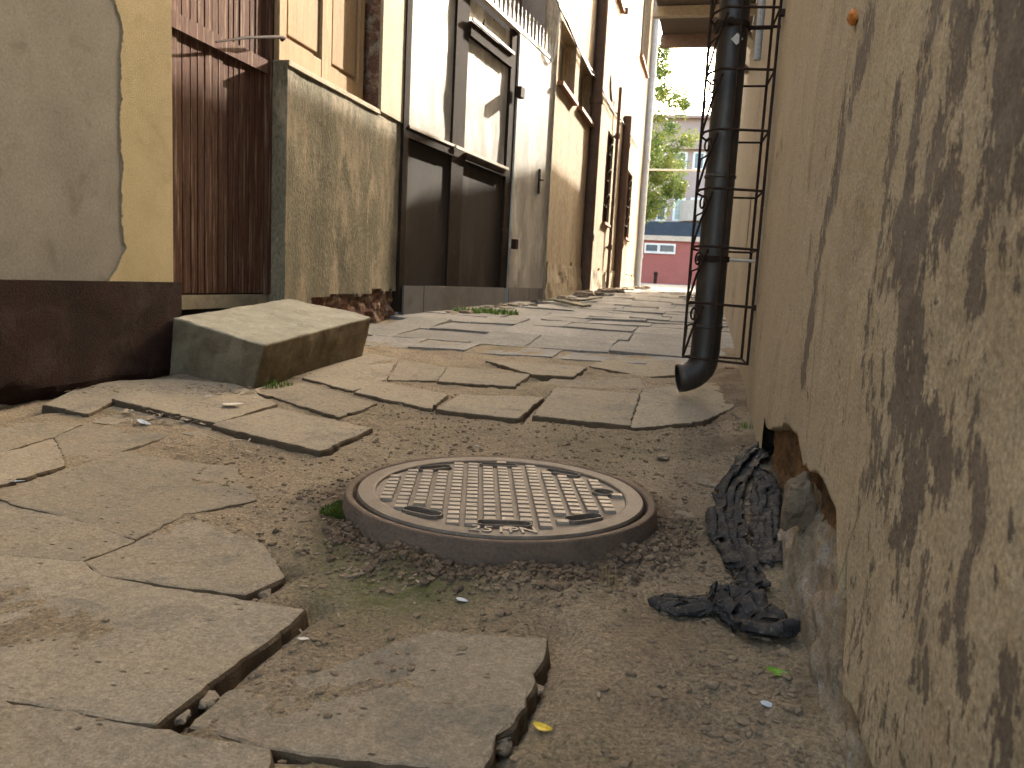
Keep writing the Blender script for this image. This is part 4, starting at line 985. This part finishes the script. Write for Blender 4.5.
# ------------------------------------------------------------------ manhole
mh = thing('manhole_cover', 'round cast iron manhole cover with raised grid pattern in its ring', 'manhole cover', (MC.x, MC.y, 0))
ma = math.atan2(-(on_pl(480, 440, (0,0,.058), (0,0,1)).x - on_pl(480, 520, (0,0,.058), (0,0,1)).x), on_pl(480, 440, (0,0,.058), (0,0,1)).y - on_pl(480, 520, (0,0,.058), (0,0,1)).y)
Rz = Matrix.Rotation(ma, 4, 'Z'); T = Matrix.Translation((MC.x, MC.y, .008)) @ Rz
def placed(o):
    o.data.transform(T); return o
bm = NB(); lathe(bm, [(.337,-.05),(.337,.050),(.339,.056),(.351,.057),(.354,.054),(.354,.046),(.358,.040),(.362,.005),(.366,-.05)], 128)
for v in bm.verts:
    if v.co.z < .045: v.co *= 1+.006*fbm(v.co*18, 4)
placed(link('frame_ring', bm, 'collar', mh))
for p in mh.children[0].data.polygons: p.use_smooth = True
holes_m = [(0, -.243, .105, .018, 0), (-.168, -.185, .085, .02, R_(-28)), (.168, -.185, .085, .02, R_(28)), (-.165, .19, .085, .018, R_(28)), (.165, .19, .085, .018, R_(-28)), (0, .250, .09, .015, 0), (.243, .02, .022, .022, 0)]
bm = NB(); lathe(bm, [(0,.0),(.328,.0),(.328,.054),(.325,.0590),(.292,.0590),(.288,.0575),(.286,.0515),(0,.0515)], 128)
bmesh.ops.remove_doubles(bm, verts=bm.verts[:], dist=1e-5); bmesh.ops.recalc_face_normals(bm, faces=bm.faces[:])
lid = link('lid', bm, 'lid', mh)
cut = NB()
def oblong(b, cx, cy, hl, hw, rot, z0, z1, n=10):
    P = []
    hl_ = max(0, hl-hw)
    for s in (1, -1):
        for k in range(n+1):
            a_ = -math.pi/2+math.pi*k/n; x = s*(hl_+hw*math.cos(a_)); y = s*hw*math.sin(a_); P.append((x, y))
    P = [(cx+x*math.cos(rot)-y*math.sin(rot), cy+x*math.sin(rot)+y*math.cos(rot)) for x, y in P]
    lo = [b.verts.new((x, y, z0)) for x, y in P]; hi = [b.verts.new((x, y, z1)) for x, y in P]
    b.faces.new(lo[::-1]); b.faces.new(hi)
    for i in range(len(P)): b.faces.new((lo[i], lo[(i+1)%len(P)], hi[(i+1)%len(P)], hi[i]))
for cx, cy, hl, hw, ro in holes_m: oblong(cut, cx, cy, hl*.5, hw*.75 if hl > .03 else hw, ro, .012, .09)
bmesh.ops.remove_doubles(cut, verts=cut.verts[:], dist=1e-5); bmesh.ops.recalc_face_normals(cut, faces=cut.faces[:])
cm = bpy.data.meshes.new('cut'); cut.to_mesh(cm); cut.free(); cob = bpy.data.objects.new('cut', cm); C.objects.link(cob)
mod = lid.modifiers.new('b', 'BOOLEAN'); mod.object = cob; mod.operation = 'DIFFERENCE'; mod.solver = 'EXACT'
bpy.context.view_layer.update(); dg = bpy.context.evaluated_depsgraph_get()
mw = lid.parent
ev = bpy.data.meshes.new_from_object(lid.evaluated_get(dg)); lid.modifiers.clear(); lid.data = ev; ev.materials.clear(); ev.materials.append(MAT['lid'])
bpy.data.objects.remove(cob); placed(lid)
bm = NB(); cp_, rp_ = .0375, .0305
i = -8
tw, td = .0285, .0225
for i in range(-8, 9):
    for j in range(-10, 11):
        cx, cy = (i+.5)*cp_-.01, j*rp_
        if max(math.hypot(cx+sx*tw/2, cy+sy*td/2) for sx in (-1, 1) for sy in (-1, 1)) > .2885: continue
        bad = False
        for hx, hy, hl, hw, ro in holes_m:
            dx, dy = cx-hx, cy-hy; u_ = dx*math.cos(ro)+dy*math.sin(ro); v_ = -dx*math.sin(ro)+dy*math.cos(ro)
            if abs(u_) < hl*.5+.012 and abs(v_) < hw*.8+.010: bad = True
        if bad: continue
        a, b_ = tw/2, td/2; z0, z1 = .0510, .0585+rnd.uniform(-.0004, .0004)
        lo = [bm.verts.new((cx+sx*a, cy+sy*b_, z0)) for sx, sy in ((-1,-1),(1,-1),(1,1),(-1,1))]
        hi = [bm.verts.new((cx+sx*(a-.0022), cy+sy*(b_-.002), z1)) for sx, sy in ((-1,-1),(1,-1),(1,1),(-1,1))]
        bm.faces.new(hi)
        for k in range(4): bm.faces.new((lo[k], lo[(k+1)%4], hi[(k+1)%4], hi[k]))
placed(link('tread_pattern', bm, 'tread', mh))
for cx, cy, hl, hw, ro in holes_m:      # raised lips round the slots
    bm = NB()
    a_, w2 = hl*.5, (hw*.75 if hl > .03 else hw); ring = []
    for (hl2, hw2, z) in ((a_+.001, w2+.001, .052), (a_+.001, w2+.001, .059), (a_+.004, w2+.004, .0590), (a_+.005, w2+.005, .0512)):
        P = []; hh = max(0, hl2-hw2)
        for s in (1, -1):
            for k in range(11): t_ = -math.pi/2+math.pi*k/10; P.append((s*(hh+hw2*math.cos(t_)), s*hw2*math.sin(t_)))
        ring.append([bm.verts.new((cx+x*math.cos(ro)-y*math.sin(ro), cy+x*math.sin(ro)+y*math.cos(ro), z)) for x, y in P])
    for A1, B1 in zip(ring, ring[1:]):
        for k in range(22): bm.faces.new((A1[k], A1[(k+1)%22], B1[(k+1)%22], B1[k]))
    placed(link('slot_lip', bm, 'lid', mh))
bm = NB()
lathe(bm, [(0,-.02),(.33,-.02)], 64); placed(link('pit', bm, 'dark', mh))
# raised cast letters on the front of the rim
for ch, ang in (('2', -11.2), ('5', -6.6), ('1', -1.6), ('P', 3.2), ('N', 8.8)):
    cu = bpy.data.curves.new('t', 'FONT'); cu.body = ch; cu.size = .046; cu.extrude = .0016; cu.align_x = 'CENTER'; cu.align_y = 'CENTER'; cu.bevel_depth = .0006
    to = bpy.data.objects.new('t', cu); C.objects.link(to); bpy.context.view_layer.update()
    me = bpy.data.meshes.new_from_object(to.evaluated_get(bpy.context.evaluated_depsgraph_get())); bpy.data.objects.remove(to)
    a_ = R_(ang); rr_ = .297
    me.transform(Matrix.Translation((rr_*math.sin(a_), -rr_*math.cos(a_), .0600)) @ Matrix.Rotation(a_, 4, 'Z'))
    me.materials.clear(); me.materials.append(MAT['tread'])
    o = bpy.data.objects.new('letter', me); C.objects.link(o); o.parent = mh; o.matrix_parent_inverse = mh.matrix_basis.inverted(); placed(o)

# ------------------------------------------------------------------ terrain lookup for small things
def zsurf(x, y): return soil_z(x, y)

# black sheeting
def sheet(path, wd, label, seed, amp=.022, n=120, m_=22):
    P = [gpt(x, y, .01) for x, y in path]
    L = [0]
    for a, b in zip(P, P[1:]): L.append(L[-1]+(b-a).length)
    bm = NB(); V = []
    for i in range(n+1):
        s = L[-1]*i/n; k = max(j for j in range(len(P)-1) if L[j] <= s+1e-9); t_ = (s-L[k])/(L[k+1]-L[k]); c = P[k].lerp(P[k+1], min(1, t_))
        d = (P[min(k+1, len(P)-1)]-P[k]).normalized(); side = Vector((d.y, -d.x, 0))
        w_ = wd*(.55+.5*abs(math.sin(math.pi*(i/n)**.8)))*(1+.45*fbm((s*9, seed, 0), 3)); row = []
        for j in range(m_+1):
            u_ = (j/m_-.5)*2
            # gathered folds running along the strip
            ph = s*16+2.2*fbm((s*7, seed, 3), 3)
            wv = .35*fbm((s*3.2, seed, 3), 3)
            fold = abs(math.sin(math.pi*1.7*(u_+wv)))**.8; env = .35+.9*max(0, .5+fbm((s*6, u_*1.3, seed), 3))
            fine_ = abs(math.sin(math.pi*5.3*(u_*1.0+wv*1.6+.12*fbm((s*8, u_*2, seed+2), 2))))
            z = amp*.62*fold*env + amp*.16*fine_ + .003*fbm((s*30, u_*6, seed), 3)
            sh = w_*u_*.5*(.82+.25*fbm((s*13, u_*2, seed+1), 3)) + .010*math.cos(math.pi*3.4*(u_+wv))
            p = c + side*sh + d*(.02*fbm((s*11, u_*3, seed+7), 3))
            row.append(bm.verts.new((p.x, p.y, zsurf(p.x, p.y)+.004+z)))
        V.append(row)
    for i in range(n):
        for j in range(m_):
            # torn holes
            if fbm((i*.11, j*.35, seed+20), 3) > .38: continue
            bm.faces.new((V[i][j], V[i+1][j], V[i+1][j+1], V[i][j+1]))
    for v in [v for v in bm.verts if not v.link_faces]: bm.verts.remove(v)
    o = link('plastic_sheet', bm, 'plastic', smooth=True); c = sum(P, Vector())/len(P); o.data.transform(Matrix.Translation(-c)); o.location = c
    s_ = o.modifiers.new('s', 'SOLIDIFY'); s_.thickness = .0012
    return tag(o, label, 'plastic sheet', 'torn black sheeting by the right wall')
sheet([(764,455),(745,475),(730,495),(722,525),(728,556),(742,585),(752,605)], .085, 'long crumpled strip of torn dark sheeting running along the right wall foot', 2, .026)
sheet([(740,470),(765,490),(762,540),(766,580)], .07, 'greyish torn sheet strip lying flat between the long strip and the wall', 9, .012, 90)
sheet([(722,600),(745,625),(765,650),(790,650)], .10, 'bunched dark sheeting with a ragged hem at the lower end of the strip', 5, .034, 90)
sheet([(656,604),(685,612),(715,608),(745,610)], .07, 'narrow torn tail of sheeting reaching left toward the manhole', 13, .016, 80)

# gravel and crumbs: nobody could count them
def scatter(name, n, area, szr, mat, kind='stuff', flat=.55, biased=None):
    b = NB(); base = NB(); bmesh.ops.create_icosphere(base, subdivisions=1, radius=1); bv = [v.co.copy() for v in base.verts]; bf = [[v.index for v in f.verts] for f in base.faces]; base.free()
    c = 0
    while c < n:
        x_ = rnd.uniform(area[0], area[1]); y_ = rnd.uniform(area[2], area[3])
        if biased and rnd.random() > biased(x_, y_): continue
        c += 1
        s = szr[0]*(szr[1]/szr[0])**(rnd.random()**2.2); rot = Matrix.Rotation(rnd.random()*6.3, 3, 'Z') @ Matrix.Rotation(rnd.uniform(-.4, .4), 3, 'X')
        z = zsurf(x_, y_)+s*flat*.35; k = [rnd.uniform(.7, 1.35) for _ in range(3)]; o_ = Vector((x_, y_, z))
        vs = [b.verts.new(o_+rot @ Vector((v.x*s*k[0]*(1+.25*rnd.uniform(-1, 1)), v.y*s*k[1], v.z*s*flat*k[2]))) for v in bv]
        for f in bf: b.faces.new([vs[i] for i in f])
    o = link(name, b, mat); return tag(o, kind=kind)
def soilness(x, y):
    d = math.hypot(x-MC.x, y-MC.y)
    if d < .37: return 0
    k = .25 + .6*max(0, min(1, (x+.25)/.3))
    if d < .5: k = max(k, .9)
    return k*max(.1, min(1, .5+1.3*fbm((x*3, y*3, 9), 3)))
def leaf_label(o, l): return o
tag(scatter('gravel', 6500, (-1.3, .16, .55, 3.0), (.0016, .009), surf('crumbled_soil', (.27,.205,.135), (.15,.11,.072), 25, 200, .97, .002), biased=soilness), 'loose crumbs of soil and fine gravel over the bare earth', 'gravel')
tag(scatter('soil_clods', 900, (MC.x-.6, MC.x+.6, MC.y-.6, MC.y+.1), (.003, .011), surf('soil_clod', (.15,.108,.072), (.105,.075,.05), 30, 200, .97, .003), flat=.8, biased=lambda x, y: 1.0*math.exp(-((math.hypot(x-MC.x, y-MC.y)-.40)/.045)**2)*(1 if x > MC.x-.28 else .15)), 'dark crumbly soil heaped against the front of the manhole ring', 'soil')
# moss and grass tufts
def tuft(name, pix, rad, n, h, mat, label, cat, lean=.5, wd=.0016, off=0.0):
    c = gpt(*pix, off); b = NB()
    for i in range(n):
        a_ = rnd.random()*6.28; r = rad*math.sqrt(rnd.random()); x_, y_ = c.x+r*math.cos(a_)*1.3, c.y+r*math.sin(a_)
        z = zsurf(x_, y_)-.002 if y_ < 4.4 else G(x_, y_)+off; hh = h*rnd.uniform(.4, 1.1); la = rnd.random()*6.28; l_ = lean*hh*rnd.random()
        s = Vector((math.cos(la+1.57), math.sin(la+1.57), 0))*wd*rnd.uniform(.6, 1.4); p0 = Vector((x_, y_, z)); p1 = p0+Vector((math.cos(la)*l_*.4, math.sin(la)*l_*.4, hh*.6)); p2 = p0+Vector((math.cos(la)*l_, math.sin(la)*l_, hh))
        v = [b.verts.new(q) for q in (p0-s, p0+s, p1+s*.8, p1-s*.8, p2)]
        b.faces.new(v[:4]); b.faces.new((v[3], v[2], v[4]))
    o = link(name, b, mat); o.data.transform(Matrix.Translation(-c)); o.location = c; return tag(o, label, cat)
tag(tuft('moss_patch', (346, 524), .045, 2600, .014, 'mossblade', 'cushion of bright green moss against the left side of the manhole ring', 'moss', .8, .0016), kind='stuff')
tuft('grass_tuft', (486, 316), .22, 900, .07, 'grass', 'low patch of green weeds growing under the gate kick plate', 'grass', 1.2, .006, -.02)
tuft('grass_tuft', (610, 592), .02, 16, .055, 'drygrass', 'thin dry stalks sprouting from soil right of the manhole front', 'grass', .6, .0009)
tuft('grass_tuft', (745, 437), .02, 40, .03, 'grass', 'tiny green sprout at the wall foot below the cage', 'grass', .8, .0012)
tuft('grass_tuft', (275, 388), .06, 120, .03, 'grass', 'small weeds at the foot of the concrete step', 'grass', .8, .0016)
# litter
def flake(name, pix, L, W_, mat, label, cat, off=.006, rot=0, curl=.3, group=None):
    c = gpt(*pix, off); b = NB(); n = 6; V = []
    for i in range(n+1):
        t_ = i/n; w_ = W_*math.sin(math.pi*(.12+.8*t_))
        V.append([b.verts.new(((t_-.5)*L, s*w_/2, curl*L*(t_-.5)**2 + abs(s)*curl*W_*.4)) for s in (-1, 0, 1)])
    for i in range(n):
        for j in range(2): b.faces.new((V[i][j], V[i+1][j], V[i+1][j+1], V[i][j+1]))
    o = link(name, b, mat); o.location = (c.x, c.y, max(c.z, zsurf(c.x, c.y)+.004 if c.y < 4.4 else c.z)); o.rotation_euler = (rnd.uniform(-.2, .2), rnd.uniform(-.2, .2), rot)
    m_ = o.modifiers.new('s', 'SOLIDIFY'); m_.thickness = .0006
    return tag(o, label, cat, group)
flake('fallen_leaf', (543, 729), .030, .012, 'yellowleaf', 'small yellow leaf right of the chipped foreground slab', 'leaf', rot=-.5)
flake('fallen_leaf', (775, 695), .030, .016, 'greenleaf', 'bright green leaf on the soil below the plastic sheeting', 'leaf', rot=.1)
flake('glass_shard', (462, 604), .022, .018, 'shard', 'pale bluish shard on the soil in front of the manhole', 'shard', rot=-.4, curl=.05)
flake('glass_shard', (765, 722), .016, .014, 'shard', 'pale shard below the green leaf by the right wall', 'shard', rot=.4, curl=.05)
flake('paper_scrap', (303, 643), .018, .010, 'scrap', 'white scrap in the gap right of the large pitted slab', 'scrap', curl=.1)
flake('paper_scrap', (624, 555), .030, .012, 'scrap', 'pale scrap beside the right front of the manhole ring', 'scrap', curl=.2)
flake('paper_scrap', (478, 448), .022, .018, 'scrap', 'white speck on the soil just behind the manhole', 'scrap', curl=.1)
flake('paper_scrap', (233, 404), .07, .05, 'scrap', 'largest cream paper scrap on the slab before the concrete step', 'scrap', .034, .4, .05)
flake('paper_scrap', (208, 396), .035, .02, 'scrap', 'small cream scrap left of the largest one on the same slab', 'scrap', .036, .2, .05)
flake('paper_scrap', (202, 403), .025, .018, 'scrap', 'smallest cream scrap below the other two on the same slab', 'scrap', .034, .9, .05)
flake('paper_scrap', (18, 481), .03, .015, 'shard', 'bluish scrap in the joint at the left frame edge', 'scrap', .016, .3, .1)
flake('paper_scrap', (144, 423), .06, .03, 'shard', 'bluish torn wrapper in the litter filled gap before the step', 'scrap', .02, -.3, .15)
b = NB()
for (x0, x1, ya, yb_, cnt) in ((125, 205, 408, 424, 80), (60, 250, 384, 393, 70), (210, 262, 388, 394, 30), (160, 260, 436, 458, 40)):
    for i in range(cnt):
        c = gpt(rnd.uniform(x0, x1), rnd.uniform(ya, yb_), (.020 if ya > 395 else .030)); a_ = rnd.random()*6.28; l_ = rnd.uniform(.004, .017); w_ = l_*rnd.uniform(.15, .5)
        d = Vector((math.cos(a_), math.sin(a_), rnd.uniform(-.2, .4)))*l_; s = Vector((-math.sin(a_), math.cos(a_), rnd.uniform(-.3, .3)))*w_
        vs = [b.verts.new(c+q) for q in (-d-s, d-s*.6, d+s, -d+s*.7)]; b.faces.new(vs)
        lo = [b.verts.new(v.co-Vector((0,0,.0015))) for v in vs]; b.faces.new(lo[::-1])
        for k in range(4): b.faces.new((vs[k], lo[k], lo[(k+1)%4], vs[(k+1)%4]))
for i in range(1500):
    x_, y_ = rnd.uniform(-1.5, .14), rnd.uniform(.6, 3.3)
    if rnd.random() > soilness(x_, y_)*1.3: continue
    c = Vector((x_, y_, zsurf(x_, y_)+.002)); a_ = rnd.random()*6.28; l_ = rnd.uniform(.0015, .008); w_ = l_*rnd.uniform(.12, .5)
    d = Vector((math.cos(a_), math.sin(a_), rnd.uniform(-.2, .4)))*l_; s = Vector((-math.sin(a_), math.cos(a_), rnd.uniform(-.3, .3)))*w_
    b.faces.new([b.verts.new(c+q) for q in (-d-s, d-s*.6, d+s, -d+s*.7)])
tag(link('litter', b, surf('dry_leaf_litter', (.42,.37,.29), (.20,.13,.07), 60, 200, .8, .001)), 'bits of dry leaf and debris in the gap before the concrete step', 'litter', kind='stuff')
# rubble bits in the joints around the foreground slabs
for i, (x_, y_, s, lab) in enumerate(((208, 700, .014, 'small angular stone in the gap at the right end of the pitted slab'), (180, 716, .011, 'flat chip in the gap at the lower corner of the pitted slab'), (262, 592, .016, 'pale flat stone at the broken corner of the dusty slab'),
    (497, 740, .020, 'dark lump of concrete broken from the chipped slab edge'), (534, 690, .013, 'small crumb of concrete beside the chipped slab edge'))):
    p = gpt(x_, y_, .006); stone(p, (s*1.3, s, s*.6), lab)

# ------------------------------------------------------------------ far end of the alley
def yb3(x, y, Y): return on_y(x, y, Y)
rg = thing('red_building', 'low red garage building with a dark blue roof band across the street', 'building', (0, 36, .7))
YR = 35.0; zt1 = yb3(670, 241, YR).z; zt2 = yb3(670, 236, YR).z; zt3 = yb3(670, 222, YR).z
bm = NB(); box(bm, (-25, YR, .3), (25, YR+5, zt1)); link('wall', bm, 'red', rg)
bm = NB(); box(bm, (-25, YR-.12, zt1), (25, YR+5, zt2)); link('cornice', bm, 'cream', rg)
bm = NB(); box(bm, (-25, YR-.05, zt2), (25, YR+5, zt3)); link('roof_band', bm, 'navy', rg)
a, c_ = yb3(644, 253, YR), yb3(676, 244, YR)
bm = NB(); box(bm, (a.x, YR-.06, a.z), (c_.x, YR-.005, c_.z)); wn = link('window', bm, 'winwhite', rg)
b = NB(); mx_ = (a.x+c_.x)/2-.05
for x0, x1 in ((a.x+.08, mx_-.06), (mx_+.06, c_.x-.08)): box(b, (x0, YR-.075, a.z+.1), (x1, YR-.061, c_.z-.08))
link('pane', b, 'winblue', wn)
ab = thing('apartment_building', 'pink grey apartment building with white windows and a round balcony behind the red garage', 'building', (0, 44, .7))
YA = 43.0; zt4 = yb3(690, 119, YA).z
bm = NB(); box(bm, (-20, YA, .3), (20, YA+10, zt4)); link('wall', bm, 'pinkgrey', ab)
bm = NB(); box(bm, (-20.2, YA-.35, zt4), (20.2, YA+10, zt4+.15)); link('roof', bm, 'pinkbeam', ab)
bm = NB(); z1_ = yb3(690, 150, YA).z; box(bm, (-20, YA-.3, z1_), (20, YA-.005, z1_+.18)); link('ledge', bm, 'pinkbeam', ab)
for x0, x1, y0, y1, blind in ((655, 668, 221, 198, 0), (672, 686, 221, 198, 1), (689, 706, 221, 198, 1), (672, 688, 170, 152, 0), (692, 706, 170, 152, 0), (640, 652, 221, 198, 0), (652, 667, 170, 152, 0)):
    a, c_ = yb3(x0, y0, YA), yb3(x1, y1, YA)
    b = NB(); box(b, (a.x, YA-.05, a.z), (c_.x, YA-.005, c_.z)); wn = link('window', b, 'winwhite', ab)
    b = NB(); box(b, (a.x+.12, YA-.07, a.z+.1), (c_.x-.12, YA-.052, c_.z-.1)); link('pane', b, 'blind' if blind else 'winblue', wn)
a = yb3(699, 203, YA-1.2)
b = NB(); lathe(b, [(0, 0), (1.5, 0), (1.5, 1.05), (1.42, 1.05), (1.42, .1), (0, .1)], 32, (a.x+.5, YA, a.z-.9)); link('balcony', b, 'cream', ab)
# bollard
p = yb3(655, 283, 33.5); b = NB(); lathe(b, [(.07, 0), (.07, .35), (.09, .38), (.09, .44), (.05, .5), (0, .5)], 16, (p.x, 33.5, G(0, 33.5)+.03)); tag(link('bollard', b, 'iron'), 'short dark bollard on the street in front of the red garage', 'bollard')
# wires over the street
b = NB(); p1, p2 = Vector((-12, 23.5, yb3(640, 166, 23.5).z+.1)), Vector((10, 23.5, yb3(700, 167, 23.5).z+.2)); tube(b, [p1.lerp(p2, t_/14)-Vector((0,0,.25*math.sin(math.pi*t_/14))) for t_ in range(15)], .03, 6)
tag(link('wire', b, 'palewire'), 'pale overhead wire crossing the street in front of the tree', 'wire')
# tree
tr = thing('tree', 'leafy green tree beside the far end of the tan building', 'tree', (-3.0, 28.0, .6))
b = NB(); tube(b, [(-3.2, 28, .4), (-3.1, 28, 2.0), (-2.9, 28, 3.6), (-2.8, 28.1, 6.0), (-2.7, 28, 8)], [.22, .18, .15, .10, .03], 10)
for k in range(26):
    z = rnd.uniform(2.6, 7.6); a_ = rnd.random()*6.28; l_ = rnd.uniform(.8, 1.8); s0 = Vector((-2.85, 28.05, z)); e = s0+Vector((math.cos(a_)*l_, math.sin(a_)*l_, rnd.uniform(.2, .9)))
    tube(b, [s0, s0.lerp(e, .5)+Vector((0,0,-.08)), e], [.05, .035, .012], 6)
link('trunk', b, 'bark', tr)
b = NB(); cl = []
for k in range(170):
    z = rnd.uniform(3.1, 8.9) if k < 120 else rnd.uniform(3.0, 5.5); wdt = 2.0*math.sin(math.pi*min(1, max(.05, (z-1.6)/7.6)))**.7; a_ = rnd.random()*6.28; r = wdt*rnd.random()**.6
    cl.append((Vector((-2.75+r*math.cos(a_)*1.0, 28+r*math.sin(a_), z)), rnd.uniform(.22, .6)))
for c, r in cl:
    for i in range(190):
        v = Vector((rnd.gauss(0, 1), rnd.gauss(0, 1), rnd.gauss(0, 1))).normalized()*r*rnd.random()**.45; p = c+v; s = rnd.uniform(.045, .085)
        d = Vector((rnd.gauss(0, 1), rnd.gauss(0, 1), rnd.gauss(0, .7))).normalized(); e = d.orthogonal().normalized()*.45*s; d = d*s
        b.faces.new([b.verts.new(p+q) for q in (-d, e, d, -e)])
link('crown', b, 'foliage', tr)
